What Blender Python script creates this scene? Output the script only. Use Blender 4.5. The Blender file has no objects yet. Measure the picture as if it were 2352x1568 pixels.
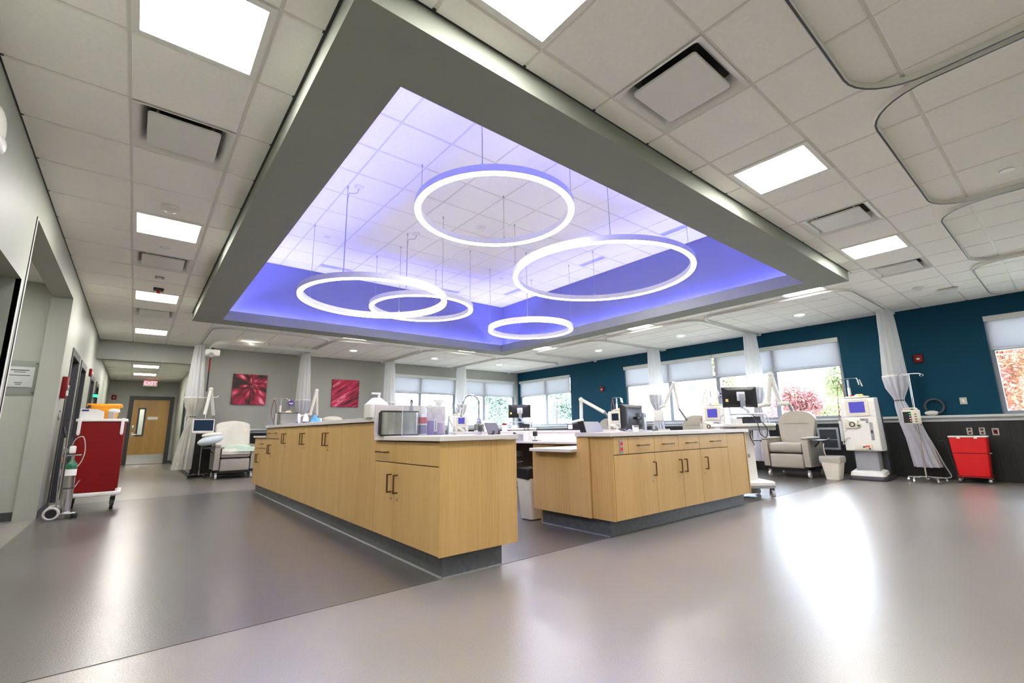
import bpy, bmesh, math, random
from mathutils import Matrix, Vector, noise as mnoise
random.seed(7)
SC = bpy.context.scene
COL = SC.collection
PI = math.pi

# ------------------------------------------------------------------ camera
CAM_H = 0.96
YAW, PITCH, ROLL = 0.68315399, 0.1901548, -0.0162909
FPX = 1051.58
cam_d = bpy.data.cameras.new('camera'); cam = bpy.data.objects.new('camera', cam_d); COL.objects.link(cam)
cam_d.sensor_fit = 'HORIZONTAL'; cam_d.sensor_width = 36.0; cam_d.lens = FPX / 2352 * 36.0
cam_d.clip_start = 0.05; cam_d.clip_end = 500
_f = Vector((math.sin(YAW)*math.cos(PITCH), math.cos(YAW)*math.cos(PITCH), math.sin(PITCH)))
_r = Vector((math.cos(YAW), -math.sin(YAW), 0)); _u = _r.cross(_f)
_rr = _r*math.cos(ROLL) + _u*math.sin(ROLL); _uu = -_r*math.sin(ROLL) + _u*math.cos(ROLL)
cam.matrix_world = Matrix(((_rr.x, _uu.x, -_f.x, 0), (_rr.y, _uu.y, -_f.y, 0), (_rr.z, _uu.z, -_f.z, CAM_H), (0, 0, 0, 1)))
SC.camera = cam

# ------------------------------------------------------------------ view, world
SC.view_settings.view_transform = 'Standard'; SC.view_settings.look = 'None'
SC.view_settings.gamma = 1.0; SC.view_settings.use_curve_mapping = False
SC.view_settings.exposure = 1.92
SC.cycles.use_denoising = True
SC.cycles.caustics_reflective = False; SC.cycles.caustics_refractive = False
SC.cycles.sample_clamp_indirect = 6.0
SC.cycles.max_bounces = 8; SC.cycles.diffuse_bounces = 4; SC.cycles.glossy_bounces = 4
SC.cycles.transparent_max_bounces = 12; SC.cycles.transmission_bounces = 6

SKY_STRENGTH = 5.5
PANEL_E = 14.0         # 2x2 LED troffers
RING_E = 8.0           # ring pendants
COVE_E = 66.0          # blue cove strips
DOWN_E = 45.0          # round downlights
wd = bpy.data.worlds.new('sky'); SC.world = wd; wd.use_nodes = True
_n = wd.node_tree.nodes; _l = wd.node_tree.links; _n.clear()
_o = _n.new('ShaderNodeOutputWorld'); _b = _n.new('ShaderNodeBackground'); _t = _n.new('ShaderNodeTexCoord')
_ns = _n.new('ShaderNodeTexNoise'); _ns.inputs['Scale'].default_value = 2.2; _ns.inputs['Detail'].default_value = 6
_cr = _n.new('ShaderNodeValToRGB'); _cr.color_ramp.elements[0].position = .35; _cr.color_ramp.elements[1].position = .62
_cr.color_ramp.elements[0].color = (.52, .68, 1, 1); _cr.color_ramp.elements[1].color = (.93, .96, 1, 1)
_l.new(_t.outputs['Generated'], _ns.inputs['Vector']); _l.new(_ns.outputs['Fac'], _cr.inputs['Fac'])
_l.new(_cr.outputs['Color'], _b.inputs['Color']); _b.inputs['Strength'].default_value = SKY_STRENGTH
_l.new(_b.outputs['Background'], _o.inputs['Surface'])
sun_d = bpy.data.lights.new('sun', 'SUN'); sun_d.energy = 2.2; sun_d.angle = .02; sun_d.color = (1, .96, .9)
sun = bpy.data.objects.new('sun', sun_d); COL.objects.link(sun); sun.rotation_euler = Vector((.5, .42, -.76)).to_track_quat('-Z', 'Y').to_euler()

# ------------------------------------------------------------------ helpers
def lin(h):
    h = h.lstrip('#'); v = [int(h[i:i+2], 16)/255 for i in (0, 2, 4)]
    return tuple(x/12.92 if x <= .04045 else ((x+.055)/1.055)**2.4 for x in v) + (1.0,)

MATS = {}
def mat(name, hexc, rough=.5, metal=0.0, var=.06, scale=8.0, bump=0.0, bscale=60.0, spec=.5, stretch=(1, 1, 1), emit=0.0, alpha=1.0, trans=0.0, sheen=0.0, coat=0.0):
    m = bpy.data.materials.new(name); m.use_nodes = True
    nt = m.node_tree; b = nt.nodes['Principled BSDF']
    c = lin(hexc)
    tc = nt.nodes.new('ShaderNodeTexCoord'); mp = nt.nodes.new('ShaderNodeMapping'); mp.inputs['Scale'].default_value = stretch
    nt.links.new(tc.outputs['Object'], mp.inputs['Vector'])
    n = nt.nodes.new('ShaderNodeTexNoise'); n.inputs['Scale'].default_value = scale; n.inputs['Detail'].default_value = 3
    nt.links.new(mp.outputs['Vector'], n.inputs['Vector'])
    r = nt.nodes.new('ShaderNodeValToRGB')
    r.color_ramp.elements[0].position = .3; r.color_ramp.elements[1].position = .7
    r.color_ramp.elements[0].color = tuple(max(0, x*(1-var)) for x in c[:3])+(1,)
    r.color_ramp.elements[1].color = tuple(min(1, x*(1+var)) for x in c[:3])+(1,)
    nt.links.new(n.outputs['Fac'], r.inputs['Fac']); nt.links.new(r.outputs['Color'], b.inputs['Base Color'])
    b.inputs['Roughness'].default_value = rough; b.inputs['Metallic'].default_value = metal
    b.inputs['Specular IOR Level'].default_value = spec
    if coat: b.inputs['Coat Weight'].default_value = coat; b.inputs['Coat Roughness'].default_value = .1
    if trans: b.inputs['Transmission Weight'].default_value = trans
    if alpha < 1: b.inputs['Alpha'].default_value = alpha
    if emit:
        b.inputs['Emission Color'].default_value = c; b.inputs['Emission Strength'].default_value = emit
    if bump:
        n2 = nt.nodes.new('ShaderNodeTexNoise'); n2.inputs['Scale'].default_value = bscale; n2.inputs['Detail'].default_value = 2
        bp = nt.nodes.new('ShaderNodeBump'); bp.inputs['Strength'].default_value = bump; bp.inputs['Distance'].default_value = .01
        nt.links.new(tc.outputs['Object'], n2.inputs['Vector']); nt.links.new(n2.outputs['Fac'], bp.inputs['Height']); nt.links.new(bp.outputs['Normal'], b.inputs['Normal'])
    MATS[name] = m
    return m

def emat(name, col, strength):
    m = bpy.data.materials.new(name); m.use_nodes = True; nt = m.node_tree; nt.nodes.clear()
    o = nt.nodes.new('ShaderNodeOutputMaterial'); e = nt.nodes.new('ShaderNodeEmission')
    e.inputs['Color'].default_value = tuple(col)+(1,); e.inputs['Strength'].default_value = strength
    nt.links.new(e.outputs[0], o.inputs['Surface']); MATS[name] = m; return m

def thinmat(name, tcol, dcol, fac, gloss=0.0, transl=True):
    """thin sheet: mix of see-through (tcol) and a diffuse/translucent cloth (dcol); fac = share of cloth; gloss adds a clear reflection"""
    m = bpy.data.materials.new(name); m.use_nodes = True; nt = m.node_tree; nt.nodes.clear()
    o = nt.nodes.new('ShaderNodeOutputMaterial'); t = nt.nodes.new('ShaderNodeBsdfTransparent'); t.inputs[0].default_value = tuple(tcol)+(1,)
    d = nt.nodes.new('ShaderNodeBsdfDiffuse'); d.inputs[0].default_value = tuple(dcol)+(1,)
    src = d
    if transl:
        tl = nt.nodes.new('ShaderNodeBsdfTranslucent'); tl.inputs[0].default_value = tuple(dcol)+(1,)
        mx0 = nt.nodes.new('ShaderNodeMixShader'); mx0.inputs[0].default_value = .45
        nt.links.new(d.outputs[0], mx0.inputs[1]); nt.links.new(tl.outputs[0], mx0.inputs[2]); src = mx0
    mx = nt.nodes.new('ShaderNodeMixShader'); mx.inputs[0].default_value = fac
    nt.links.new(t.outputs[0], mx.inputs[1]); nt.links.new(src.outputs[0], mx.inputs[2])
    last = mx
    if gloss:
        g = nt.nodes.new('ShaderNodeBsdfGlossy'); g.inputs['Roughness'].default_value = .02
        lw = nt.nodes.new('ShaderNodeLayerWeight'); lw.inputs[0].default_value = .25
        mu = nt.nodes.new('ShaderNodeMath'); mu.operation = 'MULTIPLY'; mu.inputs[1].default_value = gloss
        nt.links.new(lw.outputs['Fresnel'], mu.inputs[0])
        m2 = nt.nodes.new('ShaderNodeMixShader'); nt.links.new(mu.outputs[0], m2.inputs[0])
        nt.links.new(mx.outputs[0], m2.inputs[1]); nt.links.new(g.outputs[0], m2.inputs[2]); last = m2
    nt.links.new(last.outputs[0], o.inputs['Surface']); MATS[name] = m; return m

class G:
    """collects shapes; build with obj()"""
    def __init__(s): s.v = []; s.f = []
    def add(s, vs, fs):
        o = len(s.v); s.v += [tuple(p) for p in vs]; s.f += [tuple(i+o for i in f) for f in fs]; return s
    def box(s, x0, x1, y0, y1, z0, z1):
        return s.add([(x0,y0,z0),(x1,y0,z0),(x1,y1,z0),(x0,y1,z0),(x0,y0,z1),(x1,y0,z1),(x1,y1,z1),(x0,y1,z1)],
                     [(0,3,2,1),(4,5,6,7),(0,1,5,4),(1,2,6,5),(2,3,7,6),(3,0,4,7)])
    def rbox(s, x0, x1, y0, y1, z0, z1, b=.01, seg=2):
        bm = bmesh.new(); bmesh.ops.create_cube(bm, size=1)
        for v in bm.verts: v.co = Vector((x0+(v.co.x+.5)*(x1-x0), y0+(v.co.y+.5)*(y1-y0), z0+(v.co.z+.5)*(z1-z0)))
        b = min(b, .49*min(abs(x1-x0), abs(y1-y0), abs(z1-z0)))
        bmesh.ops.bevel(bm, geom=bm.edges[:], offset=b, segments=seg, profile=.5, affect='EDGES')
        return s.bm(bm)
    def bm(s, bm):
        bm.verts.index_update(); s.add([v.co.copy() for v in bm.verts], [[v.index for v in f.verts] for f in bm.faces]); bm.free(); return s
    def prism(s, pts, a0, a1, axis='z'):
        n = len(pts)
        def P(p, a):
            return {'z': (p[0], p[1], a), 'x': (a, p[0], p[1]), 'y': (p[0], a, p[1])}[axis]
        vs = [P(p, a0) for p in pts]+[P(p, a1) for p in pts]
        fs = [tuple(range(n))[::-1], tuple(range(n, 2*n))]+[(i, (i+1) % n, n+(i+1) % n, n+i) for i in range(n)]
        return s.add(vs, fs)
    def cyl(s, p0, p1, r, n=12, r2=None, cap=True):
        p0 = Vector(p0); p1 = Vector(p1); r2 = r if r2 is None else r2
        d = (p1-p0).normalized(); a = d.orthogonal().normalized(); b = d.cross(a)
        vs = [p0+(a*math.cos(t)+b*math.sin(t))*r for t in [2*PI*i/n for i in range(n)]]
        vs += [p1+(a*math.cos(t)+b*math.sin(t))*r2 for t in [2*PI*i/n for i in range(n)]]
        fs = [(i, (i+1) % n, n+(i+1) % n, n+i) for i in range(n)]
        if cap: fs += [tuple(range(n))[::-1], tuple(range(n, 2*n))]
        return s.add(vs, fs)
    def tube(s, pts, r, n=8, closed=False, sq=None):
        """sweep a round (or sq=(w,h) rectangular, h along z) profile along pts"""
        pts = [Vector(p) for p in pts]
        if not sq and not closed and 4 <= len(pts) <= 10 and not isinstance(r, (list, tuple)):      # round off the bends
            q = [pts[0]*2-pts[1]]+pts+[pts[-1]*2-pts[-2]]; out = []
            for i in range(1, len(q)-2):
                for k in range(5):
                    t = k/5; a, b, c, d = q[i-1], q[i], q[i+1], q[i+2]
                    out.append(.5*((2*b)+(c-a)*t+(2*a-5*b+4*c-d)*t*t+(3*b-a-3*c+d)*t*t*t))
            pts = out+[pts[-1]]
        m = len(pts); rings = []; pa = None
        for i, p in enumerate(pts):
            q0 = pts[i-1] if (i > 0 or closed) else p; q1 = pts[(i+1) % m] if (i < m-1 or closed) else p
            d = (q1-q0).normalized()
            if sq:
                a = Vector((-d.y, d.x, 0)); a = a.normalized() if a.length > 1e-6 else Vector((1, 0, 0)); b = a.cross(d)*-1
                prof = [(-.5, -.5), (.5, -.5), (.5, .5), (-.5, .5)]
                rings.append([p+a*(u*sq[0])+b*(w*sq[1]) for u, w in prof])
            else:
                if pa is None: a = d.orthogonal().normalized()
                else:
                    a = pa-d*pa.dot(d); a = a.normalized() if a.length > 1e-6 else d.orthogonal().normalized()
                pa = a; b = d.cross(a); rr = r[i] if isinstance(r, (list, tuple)) else r
                rings.append([p+(a*math.cos(2*PI*k/n)+b*math.sin(2*PI*k/n))*rr for k in range(n)])
        k = len(rings[0]); vs = [v for g in rings for v in g]; fs = []
        for i in range(m if closed else m-1):
            j = (i+1) % m
            fs += [(i*k+t, i*k+(t+1) % k, j*k+(t+1) % k, j*k+t) for t in range(k)]
        if not closed: fs += [tuple(range(k))[::-1], tuple(range((m-1)*k, m*k))]
        return s.add(vs, fs)
    def lathe(s, c, prof, n=24, axis='z'):
        """prof: list of (r, h) along the axis, closed at ends when r == 0"""
        c = Vector(c); vs = []; idx = []
        for r, h in prof:
            if r <= 1e-6: idx.append([len(vs)]); vs.append((0, 0, h))
            else:
                idx.append(list(range(len(vs), len(vs)+n))); vs += [(r*math.cos(2*PI*i/n), r*math.sin(2*PI*i/n), h) for i in range(n)]
        fs = []
        for a, b in zip(idx, idx[1:]):
            if len(a) == 1 and len(b) == 1: continue
            if len(a) == 1: fs += [(a[0], b[(i+1) % n], b[i]) for i in range(n)]
            elif len(b) == 1: fs += [(a[i], a[(i+1) % n], b[0]) for i in range(n)]
            else: fs += [(a[i], a[(i+1) % n], b[(i+1) % n], b[i]) for i in range(n)]
        R = {'z': Matrix.Identity(3), 'x': Matrix(((0, 0, 1), (0, 1, 0), (-1, 0, 0))), 'y': Matrix(((1, 0, 0), (0, 0, 1), (0, -1, 0)))}[axis]
        return s.add([c+R @ Vector(v) for v in vs], fs)
    def ell(s, c, rx, ry, rz, n=16, m=10):
        prof = [(math.sin(PI*i/m), -math.cos(PI*i/m)) for i in range(m+1)]
        g = G(); g.lathe((0, 0, 0), [(max(0, r) if 0 < i < m else 0, h) for i, (r, h) in enumerate(prof)], n)
        return s.add([(c[0]+x*rx, c[1]+y*ry, c[2]+z*rz) for x, y, z in g.v], g.f)
    def loft(s, rings, cap=True, closed=True):
        k = len(rings[0]); vs = [p for r in rings for p in r]; fs = []
        for i in range(len(rings)-1):
            fs += [(i*k+t, i*k+(t+1) % k, (i+1)*k+(t+1) % k, (i+1)*k+t) for t in range(k if closed else k-1)]
        if cap and closed: fs += [tuple(range(k))[::-1], tuple(range((len(rings)-1)*k, len(rings)*k))]
        return s.add(vs, fs)
    def xf(s, M):
        s.v = [tuple(M @ Vector(p)) for p in s.v]; return s
    def grid(s, fn, nu, nv):
        vs = [fn(i/nu, j/nv) for j in range(nv+1) for i in range(nu+1)]
        fs = [(j*(nu+1)+i, j*(nu+1)+i+1, (j+1)*(nu+1)+i+1, (j+1)*(nu+1)+i) for j in range(nv) for i in range(nu)]
        return s.add(vs, fs)

def mesh(name, g, m, smooth=True, angle=38):
    me = bpy.data.meshes.new(name); me.from_pydata(g.v, [], g.f); me.update()
    if m is not None: me.materials.append(MATS[m] if isinstance(m, str) else m)
    if smooth:
        me.shade_smooth(); me.set_sharp_from_angle(angle=math.radians(angle))
    bmx = bmesh.new(); bmx.from_mesh(me); bmesh.ops.recalc_face_normals(bmx, faces=bmx.faces); bmx.to_mesh(me); bmx.free()
    return me
def obj(name, g, m, parent=None, smooth=True, angle=38):
    o = bpy.data.objects.new(name, mesh(name, g, m, smooth, angle)); COL.objects.link(o)
    if parent is not None: o.parent = parent
    return o
def inst(name, me, parent, loc=(0, 0, 0), rz=0.0):
    o = bpy.data.objects.new(name, me); COL.objects.link(o); o.parent = parent; o.location = loc; o.rotation_euler = (0, 0, rz); return o
def tag(o, label=None, cat=None, group=None, kind=None):
    if label: o['label'] = label
    if cat: o['category'] = cat
    if group: o['group'] = group
    if kind: o['kind'] = kind
    return o
def thing(name, label, cat, loc=(0, 0, 0), rz=0.0, group=None):
    o = bpy.data.objects.new(name, None); COL.objects.link(o); o.location = loc; o.rotation_euler = (0, 0, rz); o.empty_display_size = .1
    return tag(o, label, cat, group)
def struct(name, g, m, label=None, parent=None, smooth=False):
    o = obj(name, g, m, parent, smooth)
    if parent is None: o['kind'] = 'structure'
    if label: o['label'] = label
    return o
def sroot(name, label):
    o = bpy.data.objects.new(name, None); COL.objects.link(o); o['kind'] = 'structure'; o['label'] = label; return o
def copy_tree(o, parent=None):
    c = o.copy(); COL.objects.link(c); c.parent = parent
    for ch in list(o.children): copy_tree(ch, c)
    return c
def dup(o, loc, rz, label, group=None):
    c = copy_tree(o); c.location = loc; c.rotation_euler = (0, 0, rz); c['label'] = label
    if group: c['group'] = group
    return c
def text(name, body, size, m, parent, loc, rot, align='CENTER', ext=.0008):
    cu = bpy.data.curves.new(name, 'FONT'); cu.body = body; cu.size = size; cu.extrude = ext; cu.align_x = align; cu.align_y = 'CENTER'
    cu.resolution_u = 2; cu.offset = size*.018
    tmp = bpy.data.objects.new(name+'_font', cu); COL.objects.link(tmp); bpy.context.view_layer.update()
    me = bpy.data.meshes.new_from_object(tmp.evaluated_get(bpy.context.evaluated_depsgraph_get())); me.materials.clear(); me.materials.append(MATS[m])
    bpy.data.objects.remove(tmp); o = bpy.data.objects.new(name, me); COL.objects.link(o); o.parent = parent; o.location = loc; o.rotation_euler = rot
    return o
def arcpts(c, r, a0, a1, n, z=0):
    return [(c[0]+r*math.cos(a0+(a1-a0)*i/n), c[1]+r*math.sin(a0+(a1-a0)*i/n), z) for i in range(n+1)]
def roundrect(x0, x1, y0, y1, r, n=4):
    p = []
    for cx, cy, a in ((x1-r, y1-r, 0), (x0+r, y1-r, PI/2), (x0+r, y0+r, PI), (x1-r, y0+r, 1.5*PI)):
        p += [(cx+r*math.cos(a+PI/2*i/n), cy+r*math.sin(a+PI/2*i/n)) for i in range(n+1)]
    return p
def cells(us, vs, holes):
    out = []
    for i in range(len(us)-1):
        for j in range(len(vs)-1):
            cu = (us[i]+us[i+1])/2; cv = (vs[j]+vs[j+1])/2
            if not any(h[0] < cu < h[1] and h[2] < cv < h[3] for h in holes): out.append((us[i], us[i+1], vs[j], vs[j+1]))
    return out
def holed(axis, a0, a1, u0, u1, z0, z1, holes):
    """wall slab with rectangular holes. axis 'x': slab a0..a1 in x, u = y"""
    us = sorted({u0, u1, *[min(max(h[k], u0), u1) for h in holes for k in (0, 1)]}); zs = sorted({z0, z1, *[min(max(h[k], z0), z1) for h in holes for k in (2, 3)]})
    g = G()
    for a, b, c, d in cells(us, zs, holes):
        g.box(a0, a1, a, b, c, d) if axis == 'x' else g.box(a, b, a0, a1, c, d)
    return g
def px(p):
    """picture position of a world point (used only to rank which ceiling tiles show largest)"""
    q = Vector(p)-Vector((0, 0, CAM_H)); z = q.dot(_f)
    if z < .2: return None
    return (1176+FPX*q.dot(_rr)/z, 784-FPX*q.dot(_uu)/z, z)

# ------------------------------------------------------------------ materials
mat('tile', 'f7f5ef', .95, var=.02, scale=40, bump=.12, bscale=220)
mat('tbar', 'dddbd4', .55, var=.02)
mat('sage', '9fa398', .55, var=.02, scale=3)
mat('sage_dark', 'a3a59e', .6, var=.02, scale=3)
mat('soffit', '8f938a', .8, var=.02, scale=3, spec=.3)
mat('tray', '7c7e8a', .6, var=.02, scale=3)
mat('teal', '004058', .7, var=.04, scale=2, spec=.25)
mat('sill', 'cfd2d0', .35, var=.02)
mat('wain', '121414', .5, var=.5, scale=5, stretch=(1, 3.0, .6))
mat('black', '161616', .5, var=.1)
mat('base_dark', '3a3c3e', .5, var=.12, scale=30)
mat('plinth', '585c60', .42, var=.16, scale=26)
mat('counter', 'd9d4ce', .32, var=.035, scale=60)
mat('alu', 'b3b8bc', .35, metal=.6, var=.03)
mat('mullion', '8d939d', .4, var=.03)
mat('chrome', 'e6e8ea', .08, metal=1.0, var=.02)
mat('steel', 'cfcecb', .2, metal=1.0, var=.05, scale=30, stretch=(1, 1, 40))
mat('bronze', '6e5a3e', .35, metal=.8, var=.08)
mat('white_paint', 'e4e3de', .45, var=.02)
mat('white_plastic', 'ecebe6', .35, var=.02)
mat('cream', 'e2dccb', .4, var=.03)
mat('grey_plastic', '9b9da0', .4, var=.04)
mat('slate', '6a6669', .4, var=.05)
mat('dark_plastic', '3b3d42', .4, var=.06)
mat('black_plastic', '1b1c1f', .35, var=.1)
mat('vinyl', 'a39c8f', .5, var=.03, bump=.08, bscale=90)
mat('vinyl_dark', '8a8881', .5, var=.04)
mat('sheet', 'e9e6dd', .85, var=.03, scale=5, bump=.25, bscale=14)
mat('mint', 'cfe3d5', .85, var=.05, bump=.3, bscale=18)
mat('pale_blue', 'd3dee4', .8, var=.05, bump=.3, bscale=14)
mat('red_bin', 'e0151a', .4, var=.04)
mat('red_dark', '7c0507', .45, var=.05, spec=.3)
mat('orange', 'f0a019', .4, var=.04)
mat('green', '1f6a45', .35, var=.08)
mat('glove', '4f9bea', .6, var=.1, bump=.4, bscale=40)
mat('rubber', '26272a', .6, var=.1)
mat('wheel', 'c4c4c2', .5, var=.04)
mat('purple', '5a3f86', .4, var=.05)
mat('yellow', 'f2dc7a', .6, var=.05)
mat('ink', '2b3a8a', .6, var=.05)
mat('ink_dark', '333333', .6, var=.05)
mat('tube_clear', 'cfc9c0', .2, var=.02, alpha=.6)
mat('tube_red', '7e2a22', .4, var=.05)
mat('drape', 'c9c9d2', .9, var=.08, scale=6, bump=.1, bscale=30)
mat('drape_warm', 'c3c1b8', .9, var=.08, scale=6, bump=.1, bscale=30)
mat('label_white', 'f4f3ef', .6, var=.01)
mat('label_red', 'c4596a', .5, var=.1, scale=40)
mat('bulk_blue', '8d8ab6', .5, var=.1)
emat('panel', (1, .965, .905), PANEL_E)
emat('ring', (1, .96, .93), RING_E)
emat('cove', (.165, .165, 1.0), COVE_E)
emat('ring_fill', (.93, .93, 1), .6)  # weak fill glow for the ring tops
emat('down', (1, .93, .82), DOWN_E)
emat('screen_blue', (.035, .032, .16), 1.0)
emat('screen_dim', (.006, .010, .017), 1.0)
emat('exit_red', (1.0, .13, .16), 1.6)
emat('green_led', (.02, 1.0, .22), 1.2)
emat('green_dim', (.05, .8, .2), .6)
thinmat('glass', (.97, .985, .98), (.8, .85, .85), .015, gloss=.5, transl=False)
thinmat('acrylic', (.96, .975, .98), (.9, .93, .95), .045, gloss=.9, transl=False)
thinmat('shade', (.17, .17, .175), (.73, .74, .76), .60)
thinmat('net', (.85, .87, .9), (.9, .91, .92), .8)
thinmat('net_thin', (.92, .94, .97), (.86, .87, .9), .32)
thinmat('bag', (.9, .9, .88), (.9, .9, .86), .45, gloss=.6)
thinmat('bottle', (.93, .92, .95), (.93, .92, .96), .22, gloss=.5)
mat('lilac', 'a78ee0', .3, var=.05)
mat('lilac_pale', 'd8bcee', .3, var=.05)

def wood(name, a, b, c):
    m = mat(name, a, .42, var=.1); nt = m.node_tree; bs = nt.nodes['Principled BSDF']
    tc = nt.nodes.new('ShaderNodeTexCoord'); mp = nt.nodes.new('ShaderNodeMapping'); mp.inputs['Scale'].default_value = (48, 48, 1.1)
    n1 = nt.nodes.new('ShaderNodeTexNoise'); n1.inputs['Scale'].default_value = 3.0; n1.inputs['Detail'].default_value = 6; n1.inputs['Distortion'].default_value = .6
    mp2 = nt.nodes.new('ShaderNodeMapping'); mp2.inputs['Scale'].default_value = (2.2, 2.2, .12)
    n2 = nt.nodes.new('ShaderNodeTexNoise'); n2.inputs['Scale'].default_value = 2.0; n2.inputs['Detail'].default_value = 2
    ad = nt.nodes.new('ShaderNodeMath'); ad.operation = 'MULTIPLY_ADD'; ad.inputs[1].default_value = .55
    mu = nt.nodes.new('ShaderNodeMath'); mu.operation = 'MULTIPLY'; mu.inputs[1].default_value = .45
    r = nt.nodes.new('ShaderNodeValToRGB'); e = r.color_ramp.elements; e[0].position = .36; e[1].position = .66
    e[0].color = lin(b); e[1].color = lin(c); x = e.new(.5); x.color = lin(a)
    L = nt.links.new
    L(tc.outputs['Object'], mp.inputs[0]); L(tc.outputs['Object'], mp2.inputs[0]); L(mp.outputs[0], n1.inputs['Vector']); L(mp2.outputs[0], n2.inputs['Vector'])
    L(n2.outputs['Fac'], mu.inputs[0]); L(n1.outputs['Fac'], ad.inputs[0]); L(mu.outputs[0], ad.inputs[2]); L(ad.outputs[0], r.inputs[0]); L(r.outputs[0], bs.inputs['Base Color'])
    return m
wood('maple', 'caa566', 'bd985b', 'd2ae73')
mat('shadow_brown', '4a3620', .7, var=.1)  # dark brown stands in for shade in front gaps and under the desk
wood('door_wood', 'b98f4e', 'a87f42', 'c59c5c')

def floor_mat(name, a, b, chip):
    m = mat(name, a, .3, var=.05); nt = m.node_tree; bs = nt.nodes['Principled BSDF']; L = nt.links.new
    tc = nt.nodes.new('ShaderNodeTexCoord')
    n1 = nt.nodes.new('ShaderNodeTexNoise'); n1.inputs['Scale'].default_value = 240; n1.inputs['Detail'].default_value = 2
    n2 = nt.nodes.new('ShaderNodeTexNoise'); n2.inputs['Scale'].default_value = 1.3; n2.inputs['Detail'].default_value = 3
    r = nt.nodes.new('ShaderNodeValToRGB'); e = r.color_ramp.elements; e[0].position = .34; e[1].position = .62
    e[0].color = lin(b); e[1].color = lin(a); x = e.new(.72); x.color = lin(chip)
    mx = nt.nodes.new('ShaderNodeMix'); mx.data_type = 'RGBA'; mx.blend_type = 'MULTIPLY'; mx.inputs[0].default_value = .25
    L(tc.outputs['Object'], n1.inputs['Vector']); L(tc.outputs['Object'], n2.inputs['Vector']); L(n1.outputs['Fac'], r.inputs[0])
    L(r.outputs[0], mx.inputs[6]); L(n2.outputs['Fac'], mx.inputs[7]); L(mx.outputs[2], bs.inputs['Base Color'])
    bs.inputs['Specular IOR Level'].default_value = .75
    bs.inputs['Coat Weight'].default_value = .35; bs.inputs['Coat Roughness'].default_value = .18
    mr = nt.nodes.new('ShaderNodeMapRange'); mr.inputs['To Min'].default_value = .285; mr.inputs['To Max'].default_value = .36
    L(n2.outputs['Fac'], mr.inputs[0]); L(mr.outputs[0], bs.inputs['Roughness'])
    nb = nt.nodes.new('ShaderNodeTexNoise'); nb.inputs['Scale'].default_value = 130; nb.inputs['Detail'].default_value = 3
    bp = nt.nodes.new('ShaderNodeBump'); bp.inputs['Strength'].default_value = .16; bp.inputs['Distance'].default_value = .004
    L(tc.outputs['Object'], nb.inputs['Vector']); L(nb.outputs['Fac'], bp.inputs['Height']); L(bp.outputs[0], bs.inputs['Normal']); L(bp.outputs[0], bs.inputs['Coat Normal'])
floor_mat('floor_light', '8f8a81', '7d7870', 'a09b92')
floor_mat('floor_darkmat', '5c5752', '4e4a46', '6a6560')
# ------------------------------------------------------------------ the room shell
ZC = 3.044; XL, XR, YN, YB = -0.81, 11.02, -2.25, 13.23
HXR, HYE, HZ = 1.07, 20.4, 2.82            # hall: right wall, end wall, ceiling
SX0, SX1, SY0, SY1, SZ = .57, 7.45, 1.757, 9.48, 2.90     # soffit outer edge and underside
IX0, IX1, IY0, IY1 = .975, 7.03, 2.172, 9.08              # soffit opening
TX0, TX1, TY0, TY1, TZ = .755, 7.25, 1.95, 9.30, 4.15     # raised tray
LIP = 3.075

fl = struct('floor', G().box(-4.2, XR+.25, YN-.2, HYE+.2, -.12, 0), 'floor_light', 'pale speckled resin floor with a soft shine')
obj('dark_inlay', G().box(XL+.001, XR-.02, 2.83, 9.42, -.01, .0025), 'floor_darkmat', fl, False)['label'] = 'darker brown-grey speckled floor area'

# --- ceiling: slab above, grid bars, tiles
ce = struct('ceiling', holed('x', 0, 1, 0, 1, 0, 1, [(0, 1, 0, 1)]), 'tbar', 'suspended ceiling of square white tiles')
gslab = G()
for a, b, c, d in cells([XL, SX0+.02, SX1-.02, XR], [YN, SY0+.02, SY1-.02, YB], [(SX0, SX1, SY0, SY1)]): gslab.box(a, b, c, d, 3.16, 3.22)
obj('plenum_slab', gslab, 'black', ce, False)
xl = [XL, -.245, .345, .945, 1.547, 2.152, 2.757, 3.363, 3.968, 4.574, 5.18, 5.785, 6.39, 6.996, 7.6, 8.21, 8.82, 9.42, 10.03, 10.63, XR]
yl = [YN, -2.07, -1.455, -.845, -.235, .377, .977, 1.587, 2.215, 2.825, 3.453, 4.075, 4.69, 5.305, 5.92, 6.53, 7.145, 7.755, 8.37, 8.98, 9.59, 10.2, 10.82, 11.43, 12.04, 12.65, YB]
PANELS = [('left', -.245, .345, 2.215, 2.825), ('left', -.245, .345, 5.305, 5.92), ('left', -.245, .345, 8.37, 8.98), ('left', -.245, .345, 11.43, 12.04), ('left', -.245, .345, -.845, -.235),  # last panel here is unseen, added as fill behind the viewer
          ('row', .945, 1.547, .977, 1.587), ('row', 3.66, 4.265, .977, 1.587), ('row', 6.39, 6.996, .977, 1.587),
          ('far', 7.6, 8.21, 2.215, 2.825), ('far', 7.6, 8.21, 5.305, 5.92), ('far', 7.6, 8.21, 8.37, 8.98), ('far', 6.39, 6.996, 9.59, 10.2), ('far', 3.363, 3.968, 9.59, 10.2)]
DIFFS = [(-.245, .345, 3.453, 4.075), (-.245, .345, 6.53, 7.145), (-.245, .345, 9.59, 10.2), (2.152, 2.757, .977, 1.587), (5.18, 5.785, .977, 1.587), (7.6, 8.21, .977, 1.587), (7.6, 8.21, 6.53, 7.145)]
taken = [p[1:] for p in PANELS]+DIFFS
pieces = []
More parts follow.
